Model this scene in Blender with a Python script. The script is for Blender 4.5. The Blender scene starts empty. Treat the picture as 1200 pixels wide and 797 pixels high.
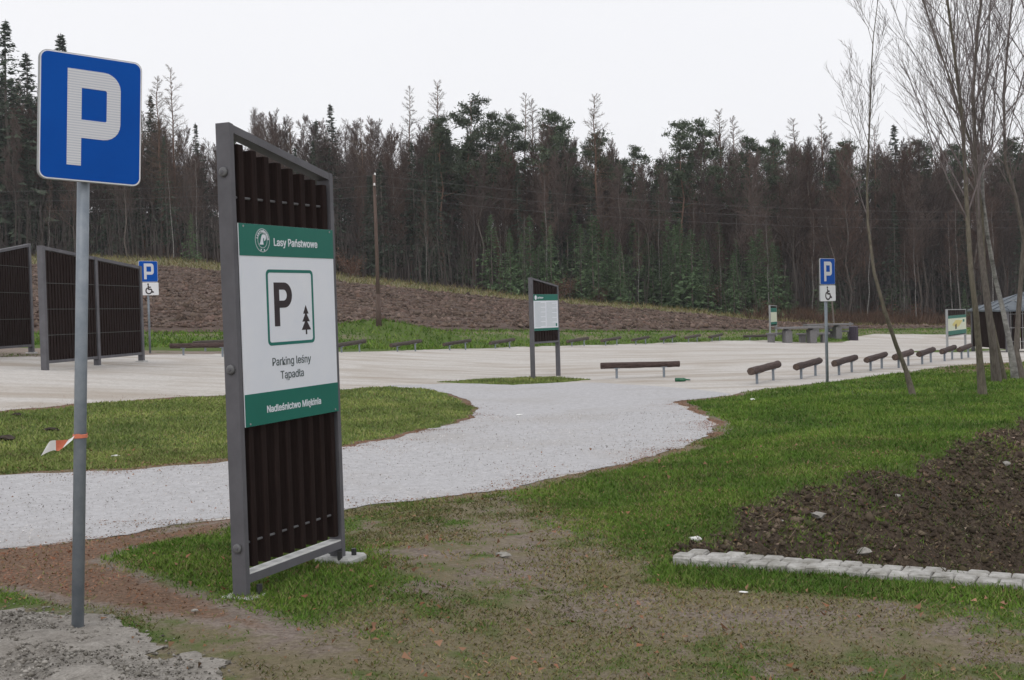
import bpy, math, random
import numpy as np
from mathutils import Vector, Matrix, Euler
R = math.radians
C = bpy.context.scene.collection
scn = bpy.context.scene
random.seed(7)
RNG = np.random.default_rng(11)

# ------------------------------------------------------------------ camera
FPX, CXP, CYP = 1400.0, 600.0, 398.5          # focal length and centre in photo pixels (1200 x 797)
CAMZ, PITCH, ROLL = 1.6, R(1.45), R(-1.5)
cam_d = bpy.data.cameras.new('camera'); cam = bpy.data.objects.new('camera', cam_d); C.objects.link(cam)
cam_d.sensor_width = 36.0; cam_d.lens = 36.0 * FPX / 1200.0
cam_d.clip_start = 0.1; cam_d.clip_end = 3000
CROT = Euler((R(90) - PITCH, 0, 0)).to_matrix() @ Matrix.Rotation(ROLL, 3, 'Z')
cam.matrix_world = Matrix.Translation((0, 0, CAMZ)) @ CROT.to_4x4()
scn.camera = cam

# ------------------------------------------------------------------ sky, sun, exposure (overcast day)
SUN_EL, SUN_AZ = R(48), R(200)
w = bpy.data.worlds.new("World"); scn.world = w; w.use_nodes = True
nt = w.node_tree; N = nt.nodes; bg = N['Background']
sky = N.new('ShaderNodeTexSky'); sky.sky_type = 'NISHITA'; sky.sun_disc = False
sky.sun_elevation = SUN_EL; sky.sun_rotation = SUN_AZ; sky.dust_density = 4.0; sky.air_density = 1.0
tc = N.new('ShaderNodeTexCoord'); nz = N.new('ShaderNodeTexNoise'); nz.inputs['Scale'].default_value = 2.2
nz.inputs['Detail'].default_value = 4
cr = N.new('ShaderNodeMix'); cr.data_type = 'RGBA'
cr.inputs['A'].default_value = (9.8, 9.8, 10.1, 1); cr.inputs['B'].default_value = (10.4, 10.4, 10.6, 1)
mx = N.new('ShaderNodeMix'); mx.data_type = 'RGBA'; mx.inputs['Factor'].default_value = 0.93
L = nt.links.new
L(tc.outputs['Generated'], nz.inputs['Vector']); L(nz.outputs['Fac'], cr.inputs['Factor'])
L(sky.outputs['Color'], mx.inputs['A']); L(cr.outputs['Result'], mx.inputs['B'])
L(mx.outputs['Result'], bg.inputs['Color']); bg.inputs['Strength'].default_value = 0.1
sd_ = bpy.data.lights.new('sun', 'SUN'); sun = bpy.data.objects.new('sun', sd_); C.objects.link(sun)
sd_.energy = 0.6; sd_.angle = R(35); sd_.color = (1, 0.97, 0.92)
sdir = Vector((math.sin(SUN_AZ) * math.cos(SUN_EL), math.cos(SUN_AZ) * math.cos(SUN_EL), math.sin(SUN_EL)))
sun.rotation_euler = sdir.to_track_quat('Z', 'Y').to_euler()
scn.view_settings.view_transform = 'Standard'; scn.view_settings.look = 'None'
scn.view_settings.exposure = 0.0; scn.view_settings.gamma = 1.0

# ------------------------------------------------------------------ numeric helpers
def ss(a, b, x):
    t = np.clip((np.asarray(x, float) - a) / (b - a), 0, 1); return t * t * (3 - 2 * t)
def _hash(i, j, s):
    i = i.astype(np.int64) & 0xFFFFFFFF; j = j.astype(np.int64) & 0xFFFFFFFF
    h = (i * 374761393 + j * 668265263 + s * 974711) & 0xFFFFFFFF
    h = ((h ^ (h >> 13)) * 1274126177) & 0xFFFFFFFF
    return ((h ^ (h >> 16)) & 0xFFFF) / 65535.0
def vn(x, y, s=0):
    x = np.asarray(x, float); y = np.asarray(y, float)
    i = np.floor(x); j = np.floor(y); u = x - i; v = y - j
    u = u * u * (3 - 2 * u); v = v * v * (3 - 2 * v)
    a = _hash(i, j, s); b = _hash(i + 1, j, s); c = _hash(i, j + 1, s); d = _hash(i + 1, j + 1, s)
    return (a * (1 - u) + b * u) * (1 - v) + (c * (1 - u) + d * u) * v
def fbm(x, y, s=0, o=4):
    r = 0; a = .5
    for k in range(o):
        r = r + a * vn(x * 2 ** k, y * 2 ** k, s + k * 17); a *= .5
    return r - .5 * (1 - .5 ** o) + 0.0          # about -0.5 .. 0.5
def hor(px): return 363.0 - math.tan(-ROLL) * (np.asarray(px, float) - 600.0)

# ------------------------------------------------------------------ terrain
TPX = np.array([-300, 0, 200, 400, 600, 800, 900, 1000, 1200, 1500.])
TYP = np.array([34, 36, 38, 42, 48, 58, 64, 72, 78, 82.])        # depth where the car park ends
TFB = np.array([393, 392, 391, 388.5, 388, 389, 388, 387, 384, 383.])   # picture row of the field's lower edge
TFE = np.array([302, 300, 303, 322, 345, 361, 374, 381, 386, 386.])     # picture row of the forest edge
TYB = TYP + 8.0
TZB = 1.6 - (TFB - hor(TPX)) * TYB / FPX
YE = 112.0
TZE = 1.6 - (TFE - hor(TPX)) * YE / FPX
DITCH = np.array([(.98, 7.62), (1.22, 8.6), (1.75, 9.65), (3.15, 11.0), (4.9, 13.3), (6.8, 15.9), (13, 24.0)])
K0 = np.array([1.02, 7.5]); KD = np.array([0.882, -0.471]); KN = np.array([0.471, 0.882])
def line_sd(P, x, y):
    """signed distance to polyline, positive on its right-hand side"""
    best = np.full(np.shape(x), 1e9); sg = np.zeros(np.shape(x))
    for a, b in zip(P[:-1], P[1:]):
        d = b - a; l2 = d @ d
        t = np.clip(((x - a[0]) * d[0] + (y - a[1]) * d[1]) / l2, 0, 1)
        dx = x - a[0] - t * d[0]; dy = y - a[1] - t * d[1]
        dd = np.hypot(dx, dy); s = np.sign((x - a[0]) * d[1] - (y - a[1]) * d[0])
        m = dd < best - 1e-9; best = np.where(m, dd, best); sg = np.where(m, s, sg)
    return best * sg
def ditch_masks(x, y):
    d = line_sd(DITCH, x, y); k = (x - K0[0]) * KN[0] + (y - K0[1]) * KN[1]
    al = (x - K0[0]) * KD[0] + (y - K0[1]) * KD[1]
    return d, k, al
def H(x, y):
    x = np.asarray(x, float); y = np.asarray(y, float)
    z = -.066 * np.clip(x, -14, 0) * ss(9, 24, y) - .038 * np.clip(x, 0, 30) * ss(25, 60, y)
    z = z + .11 * ss(9.5, 6.8, y) * ss(.3, -.9, x)
    d, k, al = ditch_masks(x, y)
    dd = d + .25 * (fbm(x * .9, y * .9, 5, 3))
    prof = ss(-.15, 2.2, dd) * (1 - ss(4.2, 6.5, dd))
    z = z - 1.45 * prof * ss(.05, .35, k) * (d > -1) * (1 - ss(22, 30, y))
    px = 600 + FPX * x / np.maximum(y, 1.0)
    yp = np.interp(px, TPX, TYP); yb = yp + 8; zb = np.interp(px, TPX, TZB); ze = np.interp(px, TPX, TZE)
    m = ss(yp + .5, yb, y) * (y > yp)
    z = z * (1 - m) + zb * m
    t = np.clip((y - yb) / (YE - yb), 0, 1)
    z = z + (ze - zb) * t * (y > yp)
    z = z + (.105 + .05 * fbm(x * .018, x * .0 + 3.3, 12, 2)) * np.clip(y - YE, 0, 170)
    z = z + .5 * np.exp(-((x + 5.5) / 2.4) ** 2 - ((y - 50.4) / 1.6) ** 2)
    return z
def detail(x, y, grass=True):
    near = 1 - ss(18, 40, y)
    d, k, al = ditch_masks(x, y)
    soil = ss(-.25, .25, d) * ss(.0, .25, k) * (d > -.3)
    z = near * (.05 * fbm(x * 1.1, y * 1.1, 2, 4) + .018 * fbm(x * 6, y * 6, 3, 3))
    z = z + near * soil * (.40 * fbm(x * 1.5, y * 1.5, 8, 4) + .10 * fbm(x * 9, y * 9, 9, 3))
    return z
_r = np.array(CROT)
def ray(px, py):
    v = _r @ np.array([(px - CXP) / FPX, (CYP - py) / FPX, -1.0]); return v / v[1]
def P(px, py, lift=0.0):
    """world point of the ground seen at a photo pixel"""
    v = ray(px, py); ys = np.concatenate([np.arange(3, 40, .05), np.arange(40, 400, .25)])
    zz = CAMZ + v[2] * ys - H(v[0] * ys, ys)
    idx = np.nonzero(zz < 0)[0]
    i = idx[0] if len(idx) else len(ys) - 1
    a, b = ys[max(i - 1, 0)], ys[i]; za, zb = zz[max(i - 1, 0)], zz[i]
    y = a + (b - a) * (za / (za - zb) if za != zb else 0)
    return Vector((v[0] * y, y, CAMZ + v[2] * y + lift))
def PD(px, py, y):
    v = ray(px, py); return Vector((v[0] * y, y, CAMZ + v[2] * y))
def poly(pts): return np.array([tuple(P(*p)[:2]) for p in pts])
def poly_sd(Q, x, y):
    """positive inside"""
    ins = np.zeros(np.shape(x), bool); best = np.full(np.shape(x), 1e9)
    n = len(Q)
    for i in range(n):
        a = Q[i]; b = Q[(i + 1) % n]; d = b - a
        t = np.clip(((x - a[0]) * d[0] + (y - a[1]) * d[1]) / max(d @ d, 1e-12), 0, 1)
        best = np.minimum(best, np.hypot(x - a[0] - t * d[0], y - a[1] - t * d[1]))
        if a[1] != b[1]:
            c = ((a[1] > y) != (b[1] > y)) & (x < (b[0] - a[0]) * (y - a[1]) / (b[1] - a[1]) + a[0]); ins ^= c
    return np.where(ins, best, -best)

# ------------------------------------------------------------------ object helpers
def obj_from(name, V, F, mat, parent=None, smooth=False, matidx=None):
    me = bpy.data.meshes.new(name)
    if isinstance(F, np.ndarray):
        V = np.asarray(V, np.float32); n = F.shape[1]; m = len(F)
        me.vertices.add(len(V)); me.vertices.foreach_set('co', V.ravel())
        me.loops.add(n * m); me.loops.foreach_set('vertex_index', F.astype(np.int32).ravel())
        me.polygons.add(m); me.polygons.foreach_set('loop_start', np.arange(m, dtype=np.int32) * n)
        me.polygons.foreach_set('loop_total', np.full(m, n, np.int32))
        me.update(calc_edges=True)
    else:
        me.from_pydata([tuple(v) for v in V], [], [tuple(f) for f in F]); me.update()
    for m_ in (mat if isinstance(mat, (list, tuple)) else [mat]): me.materials.append(m_)
    if smooth: me.polygons.foreach_set('use_smooth', np.ones(len(me.polygons), bool))
    o = bpy.data.objects.new(name, me); C.objects.link(o)
    if parent is not None: o.parent = parent
    return o
def tag(o, label=None, cat=None, group=None, kind=None):
    if label: o['label'] = label
    if cat: o['category'] = cat
    if group: o['group'] = group
    if kind: o['kind'] = kind
    return o
def thing(name, label, cat, loc=(0, 0, 0), rz=0.0, group=None):
    o = bpy.data.objects.new(name, None); C.objects.link(o); o.location = loc; o.rotation_euler = (0, 0, rz)
    o.empty_display_size = .2
    return tag(o, label, cat, group)
def copy_tree(o, parent=None):
    c = o.copy(); C.objects.link(c)
    if parent is not None: c.parent = parent
    for ch in o.children: copy_tree(ch, c)
    return c
class MB:
    def __init__(s): s.v = []; s.f = []
    def box(s, x0, x1, y0, y1, z0, z1, b=0.0):
        if b <= 0:
            k = len(s.v)
            s.v += [(x0, y0, z0), (x1, y0, z0), (x1, y1, z0), (x0, y1, z0), (x0, y0, z1), (x1, y0, z1), (x1, y1, z1), (x0, y1, z1)]
            s.f += [tuple(k + i for i in q) for q in ((0, 3, 2, 1), (4, 5, 6, 7), (0, 1, 5, 4), (1, 2, 6, 5), (2, 3, 7, 6), (3, 0, 4, 7))]
        else:      # chamfer round the z axis and at top and bottom
            def ring(i, z): return [(x0 + b + i, y0 + i, z), (x1 - b - i, y0 + i, z), (x1 - i, y0 + b + i, z), (x1 - i, y1 - b - i, z), (x1 - b - i, y1 - i, z), (x0 + b + i, y1 - i, z), (x0 + i, y1 - b - i, z), (x0 + i, y0 + b + i, z)]
            s.loft([ring(b * .7, z0), ring(0, z0 + b), ring(0, z1 - b), ring(b * .7, z1)])
        return s
    def loft(s, rings, caps=True):
        k = len(s.v); n = len(rings[0])
        for r in rings: s.v += [tuple(p) for p in r]
        for i in range(len(rings) - 1):
            for j in range(n):
                j2 = (j + 1) % n; a = k + i * n
                s.f.append((a + j, a + j2, a + n + j2, a + n + j))
        if caps:
            s.f.append(tuple(k + j for j in reversed(range(n)))); e = k + (len(rings) - 1) * n
            s.f.append(tuple(e + j for j in range(n)))
        return s
    def hexa(s, c):          # eight corners as in box()
        k = len(s.v); s.v += [tuple(p) for p in c]
        s.f += [tuple(k + i for i in q) for q in ((0, 3, 2, 1), (4, 5, 6, 7), (0, 1, 5, 4), (1, 2, 6, 5), (2, 3, 7, 6), (3, 0, 4, 7))]
        return s
    def tube(s, pts, rad, n=10):
        pts = [Vector(p) for p in pts]; rings = []
        rad = rad if isinstance(rad, (list, tuple)) else [rad] * len(pts)
        for i, p in enumerate(pts):
            t = (pts[min(i + 1, len(pts) - 1)] - pts[max(i - 1, 0)]).normalized()
            ref = Vector((0, 0, 1)) if abs(t.z) < .9 else Vector((1, 0, 0))
            u = t.cross(ref).normalized(); v = t.cross(u).normalized()
            rings.append([p + (u * math.cos(a) + v * math.sin(a)) * rad[i] for a in [-2 * math.pi * j / n for j in range(n)]])
        return s.loft(rings)
    def prism(s, out, y0, y1):      # outline in local x,z (counter-clockwise seen from -y), extruded along y
        return s.loft([[(x, y1, z) for x, z in out], [(x, y0, z) for x, z in out]])
    def build(s, name, mat, parent=None, smooth=False): return obj_from(name, s.v, s.f, mat, parent, smooth)
def rrect(x0, x1, z0, z1, r, n=5):
    o = []
    for cx, cz, a0 in ((x1 - r, z0 + r, -90), (x1 - r, z1 - r, 0), (x0 + r, z1 - r, 90), (x0 + r, z0 + r, 180)):
        for k in range(n + 1):
            a = R(a0 + 90 * k / n); o.append((cx + r * math.cos(a), cz + r * math.sin(a)))
    return o
def flat(name, outline, y, mat, parent, th=.0012, holes=None):
    """thin raised print: ring between outline and hole (equal point count) or solid"""
    m = MB()
    if holes is None: m.prism(outline, y - th, y)
    else:
        n = len(outline); k = 0
        for yy in (y - th,):
            m.v += [(a, yy, b) for a, b in outline] + [(a, yy, b) for a, b in holes]
        m.v += [(a, y, b) for a, b in outline] + [(a, y, b) for a, b in holes]
        for j in range(n):
            j2 = (j + 1) % n
            m.f += [(j, j2, n + j2, n + j), (2 * n + j, 2 * n + j2, j2, j), (n + j, n + j2, 3 * n + j2, 3 * n + j)]
    return m.build(name, mat, parent)
import os
FONT = None
try:
    _fp = os.path.join(bpy.utils.system_resource('DATAFILES'), 'fonts', 'Inter.woff2')      # a face that ships inside Blender
    if os.path.exists(_fp): FONT = bpy.data.fonts.load(_fp)
except Exception: FONT = None
def text(name, s, size, x, z, y, mat, parent, align='CENTER', bold=0.0, sx=1.0):
    cu = bpy.data.curves.new(name, 'FONT'); cu.body = s; cu.size = size; cu.align_x = align; cu.offset = bold
    if FONT: cu.font = FONT
    cu.extrude = .0008; cu.resolution_u = 3
    t = bpy.data.objects.new(name, cu); C.objects.link(t)
    bpy.context.view_layer.update()
    dg = bpy.context.evaluated_depsgraph_get()
    me = bpy.data.meshes.new_from_object(t.evaluated_get(dg)); bpy.data.objects.remove(t); bpy.data.curves.remove(cu)
    me.transform(Matrix.Translation((x, y, z)) @ Matrix.Rotation(R(90), 4, 'X') @ Matrix.Diagonal((sx, 1, 1, 1)))
    me.name = name; me.materials.clear(); me.materials.append(mat)
    o = bpy.data.objects.new(name, me); C.objects.link(o); o.parent = parent
    return o

# ------------------------------------------------------------------ materials
M = {}
def mat(name, col, col2=None, scale=8.0, rough=.7, bump=0.0, bscale=None, metal=0.0, detail=6, stretch=None, spec=.3, rand=0.0, coord='Object', bdist=.02):
    m = bpy.data.materials.new(name); m.use_nodes = True; t = m.node_tree; n = t.nodes; b = n['Principled BSDF']
    b.inputs['Roughness'].default_value = rough; b.inputs['Metallic'].default_value = metal
    b.inputs['Specular IOR Level'].default_value = spec
    tc = n.new('ShaderNodeTexCoord'); vec = tc.outputs[coord]
    if stretch:
        mp = n.new('ShaderNodeMapping'); mp.inputs['Scale'].default_value = stretch
        t.links.new(vec, mp.inputs['Vector']); vec = mp.outputs['Vector']
    nz = n.new('ShaderNodeTexNoise'); nz.inputs['Scale'].default_value = scale; nz.inputs['Detail'].default_value = detail
    nz.inputs['Roughness'].default_value = .65
    t.links.new(vec, nz.inputs['Vector'])
    rp = n.new('ShaderNodeValToRGB'); rp.color_ramp.elements[0].position = .32; rp.color_ramp.elements[1].position = .68
    rp.color_ramp.elements[0].color = (*col, 1); rp.color_ramp.elements[1].color = (*(col2 or col), 1)
    t.links.new(nz.outputs['Fac'], rp.inputs['Fac']); out = rp.outputs['Color']
    if rand:
        oi = n.new('ShaderNodeObjectInfo'); hs = n.new('ShaderNodeHueSaturation')
        mr = n.new('ShaderNodeMapRange'); mr.inputs['To Min'].default_value = 1 - rand; mr.inputs['To Max'].default_value = 1 + rand
        t.links.new(oi.outputs['Random'], mr.inputs['Value']); t.links.new(mr.outputs['Result'], hs.inputs['Value'])
        t.links.new(out, hs.inputs['Color']); out = hs.outputs['Color']
    t.links.new(out, b.inputs['Base Color'])
    if bump:
        n2 = n.new('ShaderNodeTexNoise'); n2.inputs['Scale'].default_value = bscale or scale * 2; n2.inputs['Detail'].default_value = 8
        t.links.new(vec, n2.inputs['Vector'])
        bp = n.new('ShaderNodeBump'); bp.inputs['Strength'].default_value = bump; bp.inputs['Distance'].default_value = bdist
        t.links.new(n2.outputs['Fac'], bp.inputs['Height']); t.links.new(bp.outputs['Normal'], b.inputs['Normal'])
    M[name] = m; return m
mat('steel', (.092, .090, .100), (.135, .132, .146), 3.5, .55, .05, 60, .0, spec=.3, detail=10)
mat('galvanised', (.17, .20, .235), (.29, .32, .355), 7, .48, .04, 80, .2, spec=.4, detail=10)
mat('pale_steel', (.27, .28, .29), (.36, .365, .37), 20, .5, metal=.1)
mat('slat_wood', (.014, .0085, .0080), (.030, .019, .017), 9, .8, .25, 30, spec=.1, stretch=(14, 14, .6))
mat('pale_rail_strip', (.62, .62, .60), (.75, .75, .73), 12, .6, .2, 30)
mat('bolt_dark', (.03, .03, .032), (.05, .05, .05), 20, .5)
mat('bolt_cap', (.12, .12, .125), (.16, .16, .165), 40, .5)
mat('sign_blue', (.0, .070, .37), (.0, .080, .41), 3, .45, spec=.12)
mat('sign_white', (.74, .75, .77), (.80, .80, .82), 5, .4)
mat('panel_white', (.73, .76, .83), (.79, .81, .86), 3, .45)
mat('panel_green', (.006, .135, .10), (.010, .155, .115), 4, .5)
mat('print_green', (.012, .15, .12), (.015, .17, .14), 5, .6)
mat('print_dark', (.03, .022, .026), (.045, .032, .036), 9, .6)
mat('print_grey', (.09, .12, .12), (.12, .14, .15), 9, .6)
mat('print_faint', (.40, .46, .48), (.48, .53, .55), 9, .6)
mat('map_print', (.62, .62, .42), (.70, .74, .66), 9, .5)
mat('concrete', (.36, .36, .35), (.52, .52, .50), 14, .9, .4, 40)
mat('sett_stone', (.22, .21, .185), (.52, .51, .49), 9, .9, .8, 40, rand=.06, coord='Object')
mat('log_bark', (.035, .022, .020), (.125, .085, .076), 5, .8, .9, 14, stretch=(2, 14, 14), rand=.2)
mat('log_grey', (.040, .034, .030), (.125, .105, .09), 5, .85, .9, 14, stretch=(2, 14, 14), rand=.2)
mat('log_end', (.06, .042, .035), (.15, .11, .09), 30, .9)
mat('picnic_timber', (.13, .125, .13), (.24, .235, .24), 6, .8, .2, 20, stretch=(2, 10, 10))
mat('bin_dark', (.045, .035, .05), (.075, .06, .085), 12, .6)
mat('roof_metal', (.085, .10, .118), (.14, .16, .18), 5, .6, spec=.2)
mat('pole_wood', (.075, .05, .04), (.14, .10, .085), 5, .85, .4, 20, stretch=(8, 8, .5))
mat('insulator', (.7, .7, .7), (.8, .8, .8), 5, .3)
mat('wire', (.13, .125, .13), (.16, .155, .16), 5, .5)
mat('tape_white', (.80, .80, .80), (.85, .85, .85), 20, .4)
mat('tape_red', (.62, .17, .10), (.70, .22, .13), 20, .4)
mat('paper', (.75, .75, .73), (.85, .85, .83), 20, .7)
mat('bottle_glass', (.01, .09, .04), (.02, .13, .06), 10, .15, spec=.6)
mat('stone', (.22, .21, .19), (.42, .40, .37), 9, .9, .4, 22)
mat('clod', (.058, .041, .036), (.15, .108, .095), 7, .95, .4, 20)
mat('clod_dark', (.022, .017, .013), (.070, .052, .040), 8, .95, .4, 20)
mat('bark_grey', (.085, .072, .062), (.19, .165, .145), 5, .9, .3, 14, stretch=(6, 6, 1.2), rand=.25)
mat('bark_olive', (.080, .070, .052), (.17, .15, .115), 5, .9, .4, 14, stretch=(6, 6, 1.2))
mat('bark_pine', (.13, .075, .055), (.24, .15, .11), 3, .9, .3, 10, stretch=(4, 4, .8), rand=.25)
mat('bark_birch', (.10, .095, .09), (.36, .35, .33), 3.0, .8, stretch=(2, 2, 3.5))
mat('twig_grey', (.074, .054, .047), (.138, .104, .091), 2, .9, rand=.3)
mat('twig_brown', (.082, .053, .043), (.15, .10, .080), 2, .9, rand=.25)
mat('twig_near', (.11, .09, .088), (.23, .195, .19), 3, .85)
mat('needle_dark', (.030, .044, .032), (.075, .098, .064), 1.2, .85, rand=.35)
mat('needle_pine', (.040, .060, .036), (.095, .12, .072), 1.5, .85, rand=.3)
mat('needle_young', (.055, .098, .046), (.12, .18, .085), 1.5, .85, rand=.3)
mat('needle_larch', (.085, .060, .044), (.15, .105, .075), 1.5, .9, rand=.25)
mat('leaf_rust', (.075, .040, .028), (.15, .080, .052), 3, .9, rand=.2)
mat('leaf_litter', (.15, .070, .038), (.33, .17, .09), 4, .9)
mat('thicket', (.050, .041, .038), (.11, .092, .084), .6, .95)

def attr_ground():
    m = bpy.data.materials.new('ground'); m.use_nodes = True; t = m.node_tree; n = t.nodes; b = n['Principled BSDF']
    b.inputs['Roughness'].default_value = .95; b.inputs['Specular IOR Level'].default_value = .15
    L = t.links.new
    tc = n.new('ShaderNodeTexCoord')
    def noise(sc, det=6, ro=.6):
        x = n.new('ShaderNodeTexNoise'); x.inputs['Scale'].default_value = sc; x.inputs['Detail'].default_value = det; x.inputs['Roughness'].default_value = ro
        L(tc.outputs['Object'], x.inputs['Vector']); return x.outputs['Fac']
    def two(fac, a, c, p0=.35, p1=.65):
        r = n.new('ShaderNodeValToRGB'); r.color_ramp.elements[0].position = p0; r.color_ramp.elements[1].position = p1
        r.color_ramp.elements[0].color = (*a, 1); r.color_ramp.elements[1].color = (*c, 1); L(fac, r.inputs['Fac']); return r.outputs['Color']
    def mix(f, a, c):
        x = n.new('ShaderNodeMix'); x.data_type = 'RGBA'; L(f, x.inputs['Factor']); L(a, x.inputs['A']); L(c, x.inputs['B']); return x.outputs['Result']
    def mask(name, amt, nf, lo=.4, hi=.6):
        a = n.new('ShaderNodeAttribute'); a.attribute_name = name
        s = n.new('ShaderNodeMath'); s.operation = 'SUBTRACT'; L(nf, s.inputs[0]); s.inputs[1].default_value = .5
        q = n.new('ShaderNodeMath'); q.operation = 'MULTIPLY_ADD'; L(s.outputs[0], q.inputs[0]); q.inputs[1].default_value = amt; L(a.outputs['Fac'], q.inputs[2])
        r = n.new('ShaderNodeMapRange'); r.inputs['From Min'].default_value = lo; r.inputs['From Max'].default_value = hi; r.clamp = True
        L(q.outputs[0], r.inputs['Value'])
        z = n.new('ShaderNodeMath'); z.operation = 'MULTIPLY'; L(r.outputs[0], z.inputs[0])
        g = n.new('ShaderNodeMath'); g.operation = 'GREATER_THAN'; L(a.outputs['Fac'], g.inputs[0]); g.inputs[1].default_value = .02
        L(g.outputs[0], z.inputs[1]); return z.outputs[0]
    fine = noise(38, 8, .7); mid = noise(5, 8, .65); big = noise(.7, 5); tiny = noise(150, 4, .7)
    dirt = mix(tiny, two(mid, (.12, .088, .066), (.33, .27, .235)), two(fine, (.14, .105, .078), (.46, .40, .355)))
    grass = mix(mid, two(fine, (.050, .082, .018), (.11, .16, .040)), two(tiny, (.075, .12, .026), (.15, .20, .060)))
    rust = mix(mid, two(fine, (.125, .070, .044), (.28, .165, .108)), two(fine, (.135, .095, .068), (.31, .225, .17)))
    dry = mix(mid, two(fine, (.13, .115, .062), (.30, .25, .165)), two(tiny, (.11, .105, .055), (.30, .245, .165)))
    soil = two(fine, (.030, .023, .017), (.14, .105, .078), .3, .7)
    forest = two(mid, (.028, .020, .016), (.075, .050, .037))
    c = mix(mask('rust', 1.2, mid), dirt, rust)
    c = mix(mask('dry', 1.0, mid), c, dry)
    c = mix(mask('green', 1.1, mid, .35, .65), c, grass)
    c = mix(mask('soil', .7, mid), c, soil)
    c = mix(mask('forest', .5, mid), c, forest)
    L(c, b.inputs['Base Color'])
    bp = n.new('ShaderNodeBump'); bp.inputs['Strength'].default_value = .7; bp.inputs['Distance'].default_value = .02
    ad = n.new('ShaderNodeMath'); ad.operation = 'ADD'; L(fine, ad.inputs[0]); L(tiny, ad.inputs[1]); L(ad.outputs[0], bp.inputs['Height'])
    L(bp.outputs['Normal'], b.inputs['Normal']); return m
def gravel_mat(name, a, c, tr=None, dirtcol=(.30, .25, .20)):
    m = bpy.data.materials.new(name); m.use_nodes = True; t = m.node_tree; n = t.nodes; b = n['Principled BSDF']
    b.inputs['Roughness'].default_value = .9; b.inputs['Specular IOR Level'].default_value = .2
    L = t.links.new; tc = n.new('ShaderNodeTexCoord')
    def noise(sc, det=6, ro=.6, st=None):
        x = n.new('ShaderNodeTexNoise'); x.inputs['Scale'].default_value = sc; x.inputs['Detail'].default_value = det; x.inputs['Roughness'].default_value = ro
        v = tc.outputs['Object']
        if st:
            x.inputs['Distortion'].default_value = 1.1
            mp = n.new('ShaderNodeMapping'); mp.inputs['Scale'].default_value = st[:3]; mp.inputs['Rotation'].default_value = (0, 0, st[3]); L(v, mp.inputs['Vector']); v = mp.outputs['Vector']
        L(v, x.inputs['Vector']); return x.outputs['Fac']
    vo = n.new('ShaderNodeTexVoronoi'); vo.inputs['Scale'].default_value = 55; L(tc.outputs['Object'], vo.inputs['Vector'])
    rp = n.new('ShaderNodeValToRGB'); rp.color_ramp.elements[0].color = (*a, 1); rp.color_ramp.elements[1].color = (*c, 1)
    rp.color_ramp.elements[0].position = .3; rp.color_ramp.elements[1].position = .66
    mixn = n.new('ShaderNodeMix'); mixn.data_type = 'FLOAT'; mixn.inputs['Factor'].default_value = .45
    L(noise(9, 8, .7), mixn.inputs['A']); L(noise(90, 4, .7), mixn.inputs['B']); L(mixn.outputs['Result'], rp.inputs['Fac'])
    col = rp.outputs['Color']
    def blend(col, fac, to, lo, hi, amt):
        r = n.new('ShaderNodeMapRange'); r.inputs['From Min'].default_value = lo; r.inputs['From Max'].default_value = hi; r.inputs['To Max'].default_value = amt
        L(fac, r.inputs['Value']); x = n.new('ShaderNodeMix'); x.data_type = 'RGBA'; L(r.outputs[0], x.inputs['Factor']); L(col, x.inputs['A']); x.inputs['B'].default_value = (*to, 1); return x.outputs['Result']
    col = blend(col, vo.outputs['Color'], (a[0] * .5, a[1] * .48, a[2] * .46), .62, .9, .28)
    col = blend(col, noise(.45, 5), dirtcol, .5, .72, .6)
    if tr:     # worn wheel tracks
        col = blend(col, noise(1.0, 4, .6, tr), dirtcol, .48, .66, .7)
    L(col, b.inputs['Base Color'])
    bp = n.new('ShaderNodeBump'); bp.inputs['Strength'].default_value = .6; bp.inputs['Distance'].default_value = .015
    L(mixn.outputs['Result'], bp.inputs['Height']); L(bp.outputs['Normal'], b.inputs['Normal']); M[name] = m; return m
M['ground'] = attr_ground()
gravel_mat('gravel_grey', (.33, .325, .33), (.56, .555, .57), None, (.36, .335, .315))
gravel_mat('gravel_tan', (.40, .378, .352), (.64, .612, .58), (.13, .75, 1, R(6)), (.34, .285, .23))
gravel_mat('sand_grey', (.12, .108, .094), (.40, .375, .34), None, (.15, .13, .11))
mat('plough_soil', (.060, .041, .033), (.150, .105, .084), 2.3, .95, 1.0, 4.5, detail=10, bdist=.14, stretch=(.8, 1.3, 1))

# ------------------------------------------------------------------ regions (traced on the ground, in world metres)
EDGE_PATH = [(-500, 690), (-200, 664), (0, 643), (60, 637), (150, 628), (200, 617), (270, 608), (400, 598), (500, 585), (600, 573), (680, 553), (740, 540), (800, 525), (832, 512), (839, 501), (826, 488), (805, 479), (790, 472)]
EDGE_LAWN = [(860, 462), (900, 456), (970, 448), (1020, 441), (1075, 435), (1100, 430.5), (1150, 426), (1250, 422), (1500, 416)]
EDGE_FAR = [(1600, 394), (1150, 392), (1020, 391.5), (1000, 395), (985, 402), (900, 399), (850, 399.5), (780, 402), (680, 405), (600, 407), (530, 409), (460, 411.5), (390, 413), (260, 415), (175, 416), (60, 418), (-150, 421), (-500, 428)]
Q_GRAVEL = poly(EDGE_PATH + EDGE_LAWN + EDGE_FAR)
Q_PATH = poly(EDGE_PATH + [(860, 462), (800, 455), (700, 448.5), (600, 449.5), (520, 450), (455, 452)] + [(200, 520), (-500, 540)])
Q_ISL = poly([(-500, 500), (-200, 492), (0, 483), (100, 473), (200, 467), (300, 461), (400, 456), (455, 453), (505, 457), (540, 466), (559, 478), (552, 490), (500, 505), (400, 525), (265, 541), (150, 552), (0, 557), (-200, 566), (-500, 580)])
Q_ISLET = poly([(505, 448.5), (560, 444), (620, 441.5), (660, 442), (695, 445), (650, 449), (580, 450.5)])
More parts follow.
